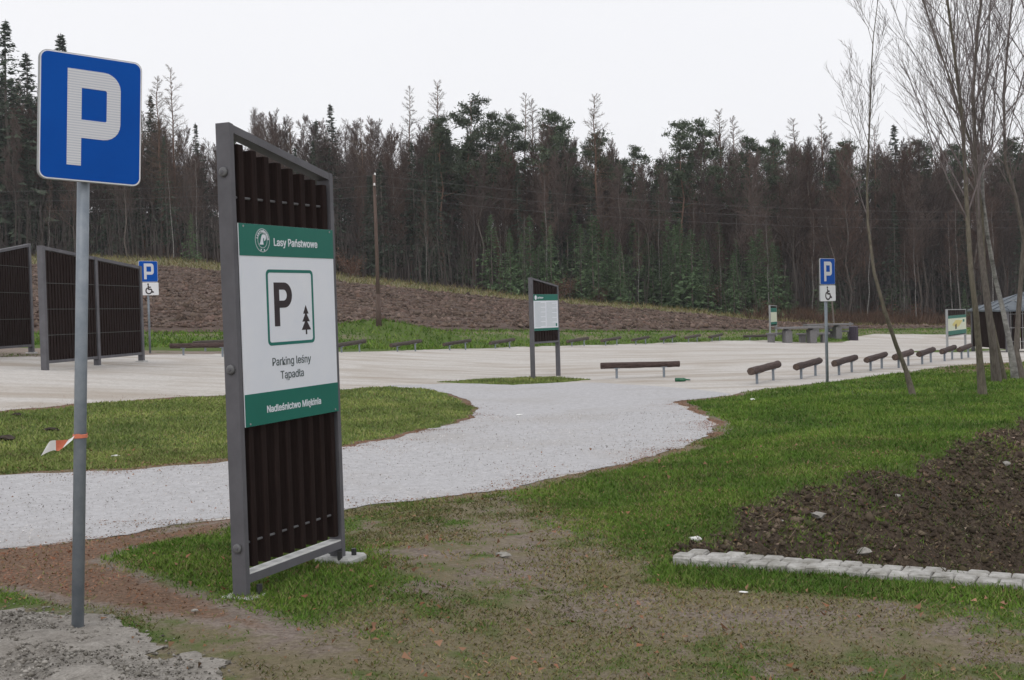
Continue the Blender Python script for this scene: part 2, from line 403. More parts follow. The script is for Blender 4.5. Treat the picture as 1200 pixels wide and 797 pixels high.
Q_GR2 = poly([(1060, 413), (1085, 410.5), (1140, 408), (1200, 410), (1130, 413)])
Q_LAWN = poly([(839, 501), (790, 472)] + EDGE_LAWN + [(1700, 470), (1500, 640), (1300, 700), (1200, 692), (800, 662), (745, 652), (690, 622), (630, 598), (590, 580), (700, 550), (800, 528)])
Q_BOARD = poly([(90, 652), (160, 632), (270, 614), (340, 612), (430, 640), (480, 680), (440, 712), (360, 735), (290, 720), (230, 700), (150, 682)])
Q_KERBG = poly([(770, 655), (900, 668), (1250, 694), (1400, 710), (1400, 735), (1200, 716), (900, 693), (760, 682)])
Q_LEFTG = poly([(-200, 690), (0, 688), (60, 700), (85, 712), (0, 712), (-200, 720)])
Q_TUFT = poly([(135, 728), (160, 728), (190, 742), (215, 757), (165, 752)])
Q_DIRT = poly([(430, 640), (560, 605), (680, 645), (800, 690), (1000, 722), (1250, 735), (1250, 775), (900, 760), (800, 800), (560, 840), (150, 840), (170, 770), (240, 735), (330, 745), (440, 718), (490, 688)])
Q_RUST = poly([(-300, 660), (0, 645), (150, 630), (270, 610), (270, 625), (160, 640), (110, 655), (250, 700), (330, 740), (200, 722), (0, 690), (-300, 700)])
Q_SAND = poly([(-400, 720), (0, 712), (60, 714), (100, 718), (140, 738), (170, 758), (230, 766), (280, 790), (330, 830), (-400, 900)])
Q_DIRT2 = poly([(1070, 437), (1100, 430), (1150, 425), (1260, 421), (1400, 420), (1400, 432), (1200, 436), (1130, 439)])
def gravel_f(x, y):
    f = poly_sd(Q_GRAVEL, x, y)
    f = np.minimum(f, -poly_sd(Q_ISL, x, y)); f = np.minimum(f, -poly_sd(Q_ISLET, x, y)); f = np.minimum(f, -poly_sd(Q_GR2, x, y))
    sc = ss(5, 40, y)
    return f + (.16 + .3 * sc) * fbm(x * 2.2, y * 2.2, 21, 4) + .13 * fbm(x * 8, y * 8, 23, 3)
def park_limits(x, y):
    px = 600 + FPX * x / np.maximum(y, 1); return np.interp(px, TPX, TYP), np.interp(px, TPX, TYB)
def masks(x, y):
    g = gravel_f(x, y); out = np.clip(-g, 0, None)
    yp, yb = park_limits(x, y)
    lawn = np.clip(.5 + .9 * poly_sd(Q_LAWN, x, y), 0, 1)
    isl = (poly_sd(Q_ISL, x, y) > -.3) * .95; islt = (poly_sd(Q_ISLET, x, y) > -.3) * .8; g2 = (poly_sd(Q_GR2, x, y) > -.3) * .9
    brd = np.clip(.5 + 1.2 * poly_sd(Q_BOARD, x, y), 0, .9)
    kg = np.clip(.6 + 3 * poly_sd(Q_KERBG, x, y), 0, .95)
    lg = np.clip(.5 + 3 * poly_sd(Q_LEFTG, x, y), 0, .8); tf = np.clip(.5 + 4 * poly_sd(Q_TUFT, x, y), 0, .85)
    fore = np.where((y < 14) & (x > -3), .41 - .15 * np.clip(.5 + 1.2 * poly_sd(Q_DIRT, x, y), 0, 1), .30)
    fore = fore + .6 * fbm(x * 1.3, y * 1.3, 31, 3) + .7 * fbm(x * 4.5, y * 4.5, 32, 3)
    far = .95 * ((y > yp - 3) & (y < yb + 1.5) & (y > 30))
    green = np.max([lawn, isl, islt, g2, brd, kg, lg, tf, fore, far], axis=0)
    rustband = np.clip(.5 + 2.5 * poly_sd(Q_RUST, x, y), 0, 1)
    d2 = np.clip(.5 + .8 * poly_sd(Q_DIRT2, x, y), 0, 1); rustband = np.maximum(rustband, d2 * .95)
    green = green * (1 - .60 * rustband * (kg < .4))
    edge = (1 - ss(.04, .30 + .5 * fbm(x * 1.5, y * 1.5, 41, 2), out)) * (y < 22) * ss(-.30, .05, fbm(x * 1.1, y * 1.1, 42, 3))
    rust = np.maximum(rustband * .8, edge * .95)
    green = green * (1 - .9 * edge)
    d, k, al = ditch_masks(x, y)
    soil = ss(-.15, .30, d - .02 + .55 * fbm(x * 1.8, y * 1.8, 51, 4)) * ss(-.02, .1, k) * (d > -.8) * (1 - ss(19, 24, y))
    dry = np.where(y < 14, .56 + .45 * fbm(x * 2, y * 2, 61, 3), 0) * (1 - rustband)
    bank = ss(yp + 3.2, yp + 4.5, y) * (1 - ss(yb - .8, yb + .5, y)) * (y > 30) * .75 * np.clip(.7 + 1.6 * fbm(x * .5, y * .9, 63, 3), 0, 1)
    marg = ss(YE - 22, YE - 15, y) * .95
    bank = bank * (1 - np.exp(-((x + 5.5) / 3.2) ** 2 - ((y - 50.4) / 2.6) ** 2))
    dry = np.max([dry, bank, marg], axis=0); green = np.where(marg > .3, .38, green); green = green * (1 - .62 * bank / .75)
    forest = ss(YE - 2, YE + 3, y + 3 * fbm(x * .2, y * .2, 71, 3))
    soil = soil * (1 - .30 * ss(.14, .24, fbm(x * 1.1, y * 1.1, 77, 3)))
    return dict(green=np.clip(green, 0, 1), rust=np.clip(rust, 0, 1), soil=np.clip(soil, 0, 1), dry=np.clip(dry, 0, 1), forest=np.clip(forest, 0, 1)), g

# ------------------------------------------------------------------ ground sheets
def axis(lo, c0, c1, hi, s, gr, mx):
    a = list(np.arange(c0, c1, s)); st = s
    while a[-1] < hi: st = min(st * gr, mx * (1 if a[-1] < 130 else 3)); a.append(a[-1] + st)
    b = []; st = s; q = c0
    while q > lo: st = min(st * gr, mx); q -= st; b.append(q)
    return np.array(b[::-1] + a)
gx = axis(-230, -4.0, 7.0, 230, .05, 1.035, 1.2); gy = axis(-12, 4.6, 15.0, 420, .05, 1.016, 1.2)
GX, GY = np.meshgrid(gx, gy); nx, ny = len(gx), len(gy)
X = GX.ravel(); Y = GY.ravel(); Z = H(X, Y) + detail(X, Y)
ii = (np.arange(ny - 1)[:, None] * nx + np.arange(nx - 1)[None, :]).ravel()
FQ = np.stack([ii, ii + 1, ii + nx + 1, ii + nx], 1)
FT = np.concatenate([FQ[:, [0, 1, 2]], FQ[:, [0, 2, 3]]])
mk, GF = masks(X, Y)
# gravel is trodden smooth
Z = Z - detail(X, Y) * ss(-.05, .3, GF) * .75
ground = obj_from('ground', np.stack([X, Y, Z], 1), FQ, M['ground'], smooth=True)
tag(ground, kind='structure')
for k, a in mk.items():
    at = ground.data.attributes.new(k, 'FLOAT', 'POINT'); at.data.foreach_set('value', a.astype(np.float32))
def clip_sheet(name, f, lift, mt, dz=None):
    pos = f > 0; cnt = pos[FT].sum(1)
    V = np.stack([X, Y, Z + lift + (0 if dz is None else dz)], 1); out = [FT[cnt == 3]]; extra = []; base = len(V)
    for n_in in (1, 2):
        T = FT[cnt == n_in]
        if not len(T): continue
        p = pos[T]; sp = np.argmax(p if n_in == 1 else ~p, 1)
        r = np.arange(len(T)); a = T[r, sp]; b = T[r, (sp + 1) % 3]; c = T[r, (sp + 2) % 3]
        tab = (f[a] / (f[a] - f[b]))[:, None]; tac = (f[a] / (f[a] - f[c]))[:, None]
        vab = V[a] + (V[b] - V[a]) * tab; vac = V[a] + (V[c] - V[a]) * tac
        i1 = base + r; i2 = base + len(T) + r; extra += [vab, vac]; base += 2 * len(T)
        if n_in == 1: out.append(np.stack([a, i1, i2], 1))
        else: out += [np.stack([i1, b, c], 1), np.stack([i1, c, i2], 1)]
    V = np.concatenate([V] + extra); Fo = np.concatenate(out)
    u, inv = np.unique(Fo, return_inverse=True)
    return tag(obj_from(name, V[u], inv.reshape(Fo.shape), mt, smooth=True), kind='structure')
PF = poly_sd(Q_PATH, X, Y) + .12 * fbm(X * 1.5, Y * 1.5, 25, 3)
clip_sheet('parking_lot', np.minimum(GF, np.where(PF > .4, -1, 1) * 5.0), .003, M['gravel_tan'])
clip_sheet('gravel_path', np.minimum(GF, PF), .006, M['gravel_grey'])
SF = poly_sd(Q_SAND, X, Y) + .42 * fbm(X * 2.5, Y * 2.5, 33, 4) + .22 * fbm(X * 9, Y * 9, 34, 3)
clip_sheet('sand_patch', SF, .004, M['sand_grey'], np.clip(ss(0, .5, SF), 0, 1) * (.05 + .07 * fbm(X * 3, Y * 3, 35, 3) + .06 * fbm(X * 11, Y * 11, 36, 3)))
yp, yb = park_limits(X, Y)
FF = np.minimum(Y - yb - .3, YE - 16 - Y + 1.2 * fbm(X * .15, Y * .15, 3, 3)) + .8 * fbm(X * .5, Y * .5, 4, 3)
clip_sheet('ploughed_field', FF, .015, M['plough_soil'], ss(0, 1.6, FF) * (.14 + .3 * fbm(X * .8, Y * 1.2, 6, 3)))

# ------------------------------------------------------------------ scattered small stuff
def zg(x, y): return H(x, y) + detail(x, y)
def scatter(n, x0, x1, y0, y1, dens, rng=RNG):
    x = rng.uniform(x0, x1, n); y = rng.uniform(y0, y1, n)
    inview = (np.abs(x) < y * .5 + 1.2)
    x, y = x[inview], y[inview]
    keep = rng.random(len(x)) < dens(x, y); return x[keep], y[keep]
def blades(x, y, h, wd, lean, rng=RNG):
    n = len(x); a = rng.uniform(0, 2 * np.pi, n); z = zg(x, y) - .004
    l = rng.normal(0, lean, (n, 2)) * h[:, None]
    p0 = np.stack([x - np.cos(a) * wd, y - np.sin(a) * wd, z], 1); p1 = np.stack([x + np.cos(a) * wd, y + np.sin(a) * wd, z], 1)
    p2 = np.stack([x + l[:, 0], y + l[:, 1], z + h], 1)
    return np.stack([p0, p1, p2], 1).reshape(-1, 3), np.arange(3 * n).reshape(-1, 3)
def grass_mat(name, cols):
    m = bpy.data.materials.new(name); m.use_nodes = True; t = m.node_tree; n = t.nodes; b = n['Principled BSDF']
    b.inputs['Roughness'].default_value = .85; b.inputs['Specular IOR Level'].default_value = .1
    g = n.new('ShaderNodeNewGeometry'); r = n.new('ShaderNodeValToRGB')
    while len(r.color_ramp.elements) < len(cols): r.color_ramp.elements.new(.5)
    for i, c in enumerate(cols):
        r.color_ramp.elements[i].position = i / (len(cols) - 1); r.color_ramp.elements[i].color = (*c, 1)
    t.links.new(g.outputs['Random Per Island'], r.inputs['Fac'])
    tcn = n.new('ShaderNodeTexCoord'); nn = n.new('ShaderNodeTexNoise'); nn.inputs['Scale'].default_value = .9; nn.inputs['Detail'].default_value = 5; t.links.new(tcn.outputs['Object'], nn.inputs['Vector'])
    hs = n.new('ShaderNodeHueSaturation'); q1 = n.new('ShaderNodeMapRange'); q1.inputs['From Min'].default_value = .3; q1.inputs['From Max'].default_value = .7; q1.inputs['To Min'].default_value = .62; q1.inputs['To Max'].default_value = 1.28
    q2 = n.new('ShaderNodeMapRange'); q2.inputs['From Min'].default_value = .3; q2.inputs['From Max'].default_value = .7; q2.inputs['To Min'].default_value = .515; q2.inputs['To Max'].default_value = .485
    t.links.new(nn.outputs['Fac'], q1.inputs['Value']); t.links.new(nn.outputs['Fac'], q2.inputs['Value']); t.links.new(q1.outputs[0], hs.inputs['Value']); t.links.new(q2.outputs[0], hs.inputs['Hue'])
    t.links.new(r.outputs['Color'], hs.inputs['Color']); t.links.new(hs.outputs['Color'], b.inputs['Base Color']); M[name] = m; return m
grass_mat('grass_green', [(.070, .135, .018), (.098, .19, .026), (.130, .23, .040), (.125, .19, .040), (.20, .24, .07)])
grass_mat('grass_dry', [(.13, .145, .045), (.18, .185, .07), (.27, .235, .13), (.20, .14, .075), (.10, .135, .035)])
grass_mat('litter_mix', [(.19, .088, .050), (.28, .135, .078), (.22, .13, .08), (.34, .20, .125), (.14, .075, .048)])
grass_mat('gravel_chip', [(.42, .41, .40), (.70, .69, .68), (.52, .50, .48), (.33, .30, .28), (.62, .59, .56)])
grass_mat('debris_mix', [(.034, .026, .020), (.095, .071, .053), (.058, .044, .033), (.22, .175, .125), (.044, .033, .025), (.13, .092, .063), (.060, .070, .030)])
bx, by, bh, bw = [], [], [], []; dxl, dyl, dh, dw = [], [], [], []
for (y0, y1, dn, hh) in ((4.4, 7, 5200, .026), (7, 10, 4400, .030), (10, 14, 2700, .036), (14, 20, 1300, .042), (20, 30, 520, .05)):
    xm = y1 * .5 + 1.2; n = int(dn * (y1 - y0) * 2 * xm)
    def dens(x, y):
        m, g = masks(x, y); return np.where(g > -.02, 0, ss(.30, .75, m['green'] + .5 * fbm(x * 3, y * 3, 91, 3)) * (1 - ss(.2, .8, m['soil']) * (.95 - .50 * ss(.03, .2, fbm(x * 1.3, y * 1.3, 78, 3)))))
    x, y = scatter(n, -xm, xm, y0, y1, dens)
    kill = ((SF is not None) & (poly_sd(Q_SAND, x, y) > -.05)); x, y = x[~kill], y[~kill]
    bx.append(x); by.append(y); patch = 1 + .9 * fbm(x * 1.7, y * 1.7, 95, 3)
    h = hh * RNG.uniform(.5, 1.35, len(x)) * patch
    h = h * (.55 + .45 * np.clip(.5 + 1.5 * np.maximum.reduce([poly_sd(q_, x, y) for q_ in (Q_LAWN, Q_BOARD, Q_ISL, Q_ISLET, Q_KERBG)]), 0, 1))
    tall = poly_sd(Q_KERBG, x, y) > -.02; h = np.where(tall, h * 1.6, h); bh.append(h); bw.append(.0026 + .00042 * y + 0 * x)
    def dens2(x, y):
        m, g = masks(x, y); return np.where(g > -.02, 0, .75 * np.clip(m['dry'] * 1.6, .2, 1) * (1 - m['rust'] * .8) * (1 - m['soil'] * .55) * ss(-.25, .1, fbm(x * 2.5, y * 2.5, 93, 3)))
    x, y = scatter(n, -xm, xm, y0, y1, dens2); kill = poly_sd(Q_SAND, x, y) > -.05; x, y = x[~kill], y[~kill]
    dxl.append(x); dyl.append(y); dh.append(hh * .75 * RNG.uniform(.4, 1.2, len(x))); dw.append(.0035 + .00045 * y)
bx, by, bh, bw = (np.concatenate(q) for q in (bx, by, bh, bw))
grass_mat('grass_island', [(.14, .20, .045), (.19, .26, .065), (.25, .31, .09), (.22, .25, .09), (.31, .31, .13)])
on_isl = (poly_sd(Q_ISL, bx, by) > -.5) | (poly_sd(Q_ISLET, bx, by) > -.5)
V, F = blades(bx[on_isl], by[on_isl], bh[on_isl] * .85, bw[on_isl], .55)
tag(obj_from('island_grass', V, F, M['grass_island']), 'yellowish mown grass on the islands between path and car park', 'grass', kind='stuff')
bx, by, bh, bw = bx[~on_isl], by[~on_isl], bh[~on_isl], bw[~on_isl]
V, F = blades(bx, by, bh, bw, .55)
print('grass blades', len(F))
tag(obj_from('grass', V, F, M['grass_green']), 'short green grass of the lawns beside the gravel path', 'grass', kind='stuff')
V, F = blades(np.concatenate(dxl), np.concatenate(dyl), np.concatenate(dh), np.concatenate(dw), .9)
print('dry blades', len(F))
tag(obj_from('dry_grass', V, F, M['grass_dry']), 'sparse yellowish worn grass in the bare foreground', 'grass', kind='stuff')
# coarse grass on the far verge and the rough margin below the forest
def dens(x, y):
    yp, yb = park_limits(x, y); g = gravel_f(x, y)
    return ((y > yp - 1) & (y < yb + .6) & (g < -.1)) * np.where((y > yp + 3.6) & (y < yb - .6) & (np.hypot((x + 5.5) / 3.2, (y - 50.4) / 2.6) > 1), .40, .95)
x, y = scatter(260000, -34, 34, 33, 92, dens)
V, F = blades(x, y, RNG.uniform(.05, .17, len(x)), np.full(len(x), .03), .5)
tag(obj_from('verge_grass', V, F, M['grass_green']), 'rough green verge between the car park and the ploughed field', 'grass', kind='stuff')
x, y = scatter(26000, -60, 60, YE - 17, YE + 2, lambda x, y: .4 + 0 * x)
V, F = blades(x, y, RNG.uniform(.15, .5, len(x)), np.full(len(x), .05), .6)
tag(obj_from('margin_grass', V, F, M['grass_dry']), 'yellowed grass strip between the field and the forest edge', 'grass', kind='stuff')
x, y = scatter(60000, 18, 75, YE - 11, YE + 4, lambda x, y: ss(860, 960, 600 + FPX * x / y) * (.35 + .65 * (fbm(x * .3, y * .4, 55, 3) > -.05)))
grass_mat('bramble', [(.060, .036, .026), (.10, .058, .040), (.14, .085, .055), (.075, .050, .038), (.16, .11, .07)])
V, F = blades(x, y, RNG.uniform(.3, 1.5, len(x)) * ss(YE - 11, YE - 6, y), np.full(len(x), .035), .5)
tag(obj_from('brambles', V, F, M['bramble']), 'low reddish brown brambles at the foot of the forest on the right', 'undergrowth', kind='stuff')
# leaf and needle litter
def flakes(x, y, s, rng=RNG, up=.003, tilt=.35):
    n = len(x); a = rng.uniform(0, 2 * np.pi, n); z = zg(x, y) + up; V = []
    for k, (q, r) in enumerate(((0, 1.0), (2.2, .55), (3.6, .8))):
        V.append(np.stack([x + np.cos(a + q) * s * r, y + np.sin(a + q) * s * r, z + rng.normal(0, tilt, n) * s], 1))
    return np.stack(V, 1).reshape(-1, 3), np.arange(3 * n).reshape(-1, 3)
def dens(x, y):
    m, g = masks(x, y)
    inner = np.exp(-np.clip(g, 0, None) / .22) * (g > 0) * (.15 + 1.3 * ss(.0, .16, fbm(x * 1.6, y * 2.6, 98, 3))) + .25 * ss(.20, .30, fbm(x * .9, y * 1.6, 97, 3)) * (g > 0) * (y < 13)
    return np.where(g > 0, inner, ss(.35, .9, m['rust']) * .8 + .05)
x, y = scatter(480000, -8, 6, 4.5, 20, dens)
V, F = flakes(x, y, RNG.uniform(.004, .013, len(x)), up=.009)
print('litter', len(F))
tag(obj_from('leaf_litter', V, F, M['litter_mix']), 'rusty fallen larch needles and leaves along the gravel edges', 'leaf litter', kind='stuff')
x, y = scatter(5200, -6, 6, 4.5, 14, lambda x, y: np.where(gravel_f(x, y) > .05, .03, .35))
V, F = flakes(x, y, RNG.uniform(.012, .026, len(x)), up=.022, tilt=.5)
tag(obj_from('fallen_leaves', V, F, M['litter_mix']), 'scattered brown fallen leaves in the foreground grass', 'leaf litter', kind='stuff')
def dens(x, y):
    g = gravel_f(x, y); return (g > .03) * .5
x, y = scatter(120000, -9, 7, 7, 18, dens)
V, F = flakes(x, y, RNG.uniform(.004, .012, len(x)), up=.012, tilt=.6)
tag(obj_from('gravel_chips', V, F, M['gravel_chip']), 'loose pale stone chips on the gravel path', 'gravel', kind='stuff')
def clods(x, y, s, z, rng=RNG, squash=.7):
    n = len(x); D = np.array([(1, 0, 0), (0, 1, 0), (-1, 0, 0), (0, -1, 0), (0, 0, 1), (0, 0, -1)], float)
    a = rng.uniform(0, 6.28, n); ca, sa = np.cos(a), np.sin(a)
    V = D[None] * s[:, None, None] * rng.uniform(.55, 1.3, (n, 6, 1))
    V[:, :, 2] *= squash
    V = np.stack([V[..., 0] * ca[:, None] - V[..., 1] * sa[:, None], V[..., 0] * sa[:, None] + V[..., 1] * ca[:, None], V[..., 2]], 2) + rng.normal(0, .15, (n, 6, 3)) * s[:, None, None]
    V += np.stack([x, y, z], 1)[:, None]
    T = np.array([(0, 1, 4), (1, 2, 4), (2, 3, 4), (3, 0, 4), (1, 0, 5), (2, 1, 5), (3, 2, 5), (0, 3, 5)])
    return V.reshape(-1, 3), (T[None] + 6 * np.arange(n)[:, None, None]).reshape(-1, 3)
xs_, ys_ = scatter(60000, -5, 0, 4.2, 7, lambda x, y: ss(-.12, .35, poly_sd(Q_SAND, x, y) + .3 * fbm(x * 2.5, y * 2.5, 33, 4)) * .8)
zs_ = zg(xs_, ys_) + .006 + np.clip(ss(0, .5, poly_sd(Q_SAND, xs_, ys_)), 0, 1) * .05
V, F = clods(xs_, ys_, RNG.gamma(1.3, .0028, len(xs_)) + .002, zs_)
grass_mat('sand_mix', [(.16, .145, .125), (.30, .28, .25), (.42, .395, .36), (.09, .08, .07), (.36, .335, .30)])
tag(obj_from('sand_lumps', V, F, M['sand_mix']), 'loose grey sand and crumbs heaped around the near sign pole', 'sand', kind='stuff')
def dens(x, y):
    m, g = masks(x, y); return ss(.3, .8, m['soil']) * .8
x, y = scatter(95000, .8, 9, 6.5, 19, dens)
V, F = clods(x, y, RNG.gamma(1.6, .0075, len(x)) + .005, zg(x, y) + .005)
print('clods', len(F))
tag(obj_from('soil_clods', V, F, M['debris_mix']), 'dark crumbly soil and debris on the ditch bank', 'soil', kind='stuff')
V, F = blades(x[::2], y[::2], RNG.uniform(.02, .13, len(x[::2])), np.full(len(x[::2]), .004), 1.4)
tag(obj_from('ditch_stalks', V, F, M['debris_mix']), 'dead stalks and roots sticking out of the ditch bank', 'stalks', kind='stuff')
def dens(x, y):
    m, g = masks(x, y); return ss(.1, .7, m['soil']) * .9
xd, yd = scatter(5200, .8, 9, 6.5, 19, dens)
grass_mat('ditch_leaf', [(.20, .15, .10), (.30, .22, .16), (.13, .08, .055), (.38, .30, .24), (.17, .11, .08), (.09, .07, .05)])
V, F = flakes(xd, yd, np.minimum(RNG.gamma(2.0, .006, len(xd)) + .007, .026), up=.03, tilt=.6)
tag(obj_from('ditch_leaves', V, F, M['ditch_leaf']), 'pale dead leaves and scraps caught on the ditch bank', 'leaf litter', kind='stuff')
xd, yd = scatter(15000, .8, 9, 6.5, 19, lambda x, y: dens(x, y) * ss(-.02, .16, fbm(x * .9, y * .9, 79, 3)))
V, F = blades(xd, yd, RNG.uniform(.03, .13, len(xd)), np.full(len(xd), .006), .8)
grass_mat('tuft_mix', [(.07, .12, .03), (.10, .15, .045), (.14, .15, .06), (.20, .17, .10), (.06, .09, .03)])
tag(obj_from('bank_tufts', V, F, M['tuft_mix']), 'ragged grass tufts growing on the ditch bank', 'grass', kind='stuff')
x, y = scatter(150000, -45, 45, 44, YE - 17.5, lambda x, y: (y > park_limits(x, y)[1] + 1.3) * np.clip(1.3 - y / 110, .2, 1))
grass_mat('field_mix', [(.060, .042, .034), (.11, .077, .062), (.16, .115, .092), (.085, .058, .046), (.21, .16, .13), (.13, .085, .062)])
V, F = clods(x, y, RNG.gamma(1.8, .033, len(x)) + .025, H(x, y) + .15 + .3 * fbm(x * .8, y * 1.2, 6, 3))
tag(obj_from('field_clods', V, F, M['field_mix']), 'turned clods of brown earth on the ploughed field', 'soil', kind='stuff')

# ------------------------------------------------------------------ near parking board
def emblem(par, cx, cz, r, y):
    n = 40
    ring = lambda q: [(cx + q * math.cos(2 * math.pi * k / n), cz + q * math.sin(2 * math.pi * k / n)) for k in range(n)]
    flat('emblem_ring', ring(r), y, M['print_faint'], par, .0008, ring(r * .93))
    flat('emblem_ring', ring(r * .66), y, M['print_faint'], par, .0008, ring(r * .60))
    for word, a0, a1, flip in (('LASY', 165, 118, 1), ('PAŃSTWOWE', 102, 8, 1), ('RP', 285, 255, -1)):
        for i, chh in enumerate(word):
            a = R(a0 + (a1 - a0) * i / max(1, len(word) - 1)); s = r * .30
            t = text('emblem_lettering', chh, s, 0, 0, 0, M['panel_white'], par, bold=.001)
            rr = r * (.69 if flip > 0 else .92)
            t.data.transform(Matrix.Translation((cx + rr * math.cos(a), y - .001, cz + rr * math.sin(a))) @ Matrix.Rotation(-(a - R(90)) if flip > 0 else -(a + R(90)), 4, 'Y'))
    sh = [(-.42, -.36), (.20, -.36), (.20, -.05), (.34, .0), (.46, .16), (.46, .34), (.34, .46), (.12, .52), (-.05, .46), (-.16, .26), (-.30, -.18)]
    flat('emblem_tree', [(cx + a * r, cz + b * r) for a, b in sh], y, M['panel_white'], par, .0016)
    flat('emblem_letter', [(cx + a * r, cz + b * r) for a, b in ((.10, -.36), (.24, -.36), (.17, -.02), (.20, .16), (.10, .20), (.06, .0))], y - .0016, M['print_green'], par, .0008)
def make_board(t, W, zl, zr, z0, pd, pf, slat_n, slat_d, steel):
    """posts pf wide and pd deep at both ends, sloping top rail, slats between, bottom rail at z0; local x 0..W, front is -y"""
    def post(x0, x1, zt0, zt1):
        return MB().hexa([(x0, -pd / 2, 0), (x1, -pd / 2, 0), (x1, pd / 2, 0), (x0, pd / 2, 0), (x0, -pd / 2, zt0), (x1, -pd / 2, zt1), (x1, pd / 2, zt1), (x0, pd / 2, zt0)])
    sl = (zr - zl) / W
    a = post(0, pf, zl, zl + sl * pf).build('post', steel, t); b = post(W - pf, W, zr - sl * pf, zr).build('post', steel, t)
    zt = lambda x: zl + sl * x
    m = MB(); m.hexa([(pf, -pd / 2 + .002, zt(pf) - .045), (W - pf, -pd / 2 + .002, zt(W - pf) - .045), (W - pf, pd / 2 - .002, zt(W - pf) - .045), (pf, pd / 2 - .002, zt(pf) - .045),
                      (pf, -pd / 2 + .002, zt(pf) - .003), (W - pf, -pd / 2 + .002, zt(W - pf) - .003), (W - pf, pd / 2 - .002, zt(W - pf) - .003), (pf, pd / 2 - .002, zt(pf) - .003)])
    m.build('top_rail', steel, t)
    MB().box(pf, W - pf, -pd / 2 + .002, pd / 2 - .002, z0, z0 + .045).build('bottom_rail', steel, t)
    pitch = (W - 2 * pf) / slat_n; sw = pitch * .42
    return a, b, zt, pitch, sw
BL = P(281, 697); BRp = P(398, 655)
bd = Vector((BRp.x - BL.x, BRp.y - BL.y)); BW = bd.length; brz = math.atan2(bd.y, bd.x)
tb = thing('parking_board', 'tall grey framed board reading Parking leśny with green and white panel on near grass', 'sign board', (BL.x, BL.y, float(H(BL.x, BL.y)) - .03), brz)
tb.rotation_euler = (0, R(-.5), brz)
PDp, PFp = .088, .036
ZL, ZR = 2.55, 2.36
pa, pb, zt, pitch, sw = make_board(tb, BW, ZL, ZR, .088, PDp, PFp, 8, .1, M['steel'])
for z in (2.29, 1.24, .28):
    m = MB(); m.tube([(-.001, 0, z), (-.012, 0, z), (-.016, 0, z)], [.027, .025, .017], 18); m.build('bolt_cap', M['bolt_cap'], pa, True)
    m = MB(); m.tube([(-.016, 0, z), (-.020, 0, z)], [.011, .009], 6); m.build('bolt_head', M['steel'], pa)
for z in (2.12, 1.10, .28):
    m = MB(); m.tube([(BW + .001, 0, z), (BW + .012, 0, z)], [.028, .024], 14); m.build('bolt_cap', M['bolt_cap'], pb, True)
for i in range(8):
    x = PFp + pitch * (i + .62)
    m = MB(); zt_ = zt(x) - .085
    m.box(x - sw / 2, x + sw / 2, -.034, .038, .166, zt_, .004); m.build('slat', M['slat_wood'], tb)
MB().box(PFp + .001, BW - PFp - .001, -.038, .038, .1332, .1395).build('pale_rail_strip', M['pale_rail_strip'], tb)  # pale strip laid along the top of the bottom rail
for z in (2.16, .30):
    MB().tube([(PFp, -.012, z), (BW - PFp, -.012, z)], .007, 8).build('rod', M['bolt_cap'], tb)
    for i in range(7):
        x = PFp + pitch * (i + 1.12)
pan = MB().box(PFp + .002, BW - PFp - .002, -.052, -.0455, .99, 2.13, .0).build('sign_panel', M['panel_white'], tb)
yf = -.052
pan.scale = (1, 1, .96); pan.location = (0, 0, -.0244)
def band(z0, z1): return MB().box(PFp + .002, BW - PFp - .002, yf - .0025, yf, z0, z1)
band(1.95, 2.1295).build('green_header', M['panel_green'], pan); band(.9905, 1.172).build('green_footer', M['panel_green'], pan)
pw = BW - 2 * PFp; pc = BW / 2
emblem(pan, PFp + pw * .225, 2.04, .068, yf - .0030)
text('lettering', 'Lasy Państwowe', .083, PFp + pw * .335, 2.013, yf - .0035, M['panel_white'], pan, 'LEFT', .0012, .97)
text('lettering', 'Parking leśny', .088, pc - .01, 1.318, yf - .0010, M['print_grey'], pan, 'CENTER', .0006, 1.0)
text('lettering', 'Tąpadła', .088, pc - .01, 1.238, yf - .0010, M['print_grey'], pan, 'CENTER', .0006, 1.0)
text('lettering', 'Nadleśnictwo Miękinia', .074, pc, 1.055, yf - .0035, M['panel_white'], pan, 'CENTER', .0012, 1.0)
x0, x1, z0, z1 = PFp + pw * .25, PFp + pw * .75, 1.435, 1.875
flat('green_frame', rrect(x0, x1, z0, z1, .03), yf, M['print_green'], pan, .0012, rrect(x0 + .018, x1 - .018, z0 + .018, z1 - .018, .016))
def letter_P(x0, x1, z0, z1, st, th, rr=.5, zbf=.42):
    """outer and inner boundary of a blocky P as quads, returned as MB strips in x,z"""
    h = z1 - z0; zb = z0 + h * zbf; m = []
    ro = (z1 - zb) * rr; ri = max(ro - th, .1 * ro)
    out = [(x0, z1)] + [(x1 - ro + ro * math.sin(R(90 * k / 6)), z1 - ro + ro * math.cos(R(90 * k / 6))) for k in range(7)] + [(x1 - ro + ro * math.cos(R(90 * k / 6)), zb + ro - ro * math.sin(R(90 * k / 6))) for k in range(7)] + [(x0, zb)]
    xi0, xi1, zi1, zi0 = x0 + st, x1 - st, z1 - th, zb + th
    inn = [(xi0, zi1)] + [(xi1 - ri + ri * math.sin(R(90 * k / 6)), zi1 - ri + ri * math.cos(R(90 * k / 6))) for k in range(7)] + [(xi1 - ri + ri * math.cos(R(90 * k / 6)), zi0 + ri - ri * math.sin(R(90 * k / 6))) for k in range(7)] + [(xi0, zi0)]
    return out, inn, (x0, x0 + st, z0, zb)
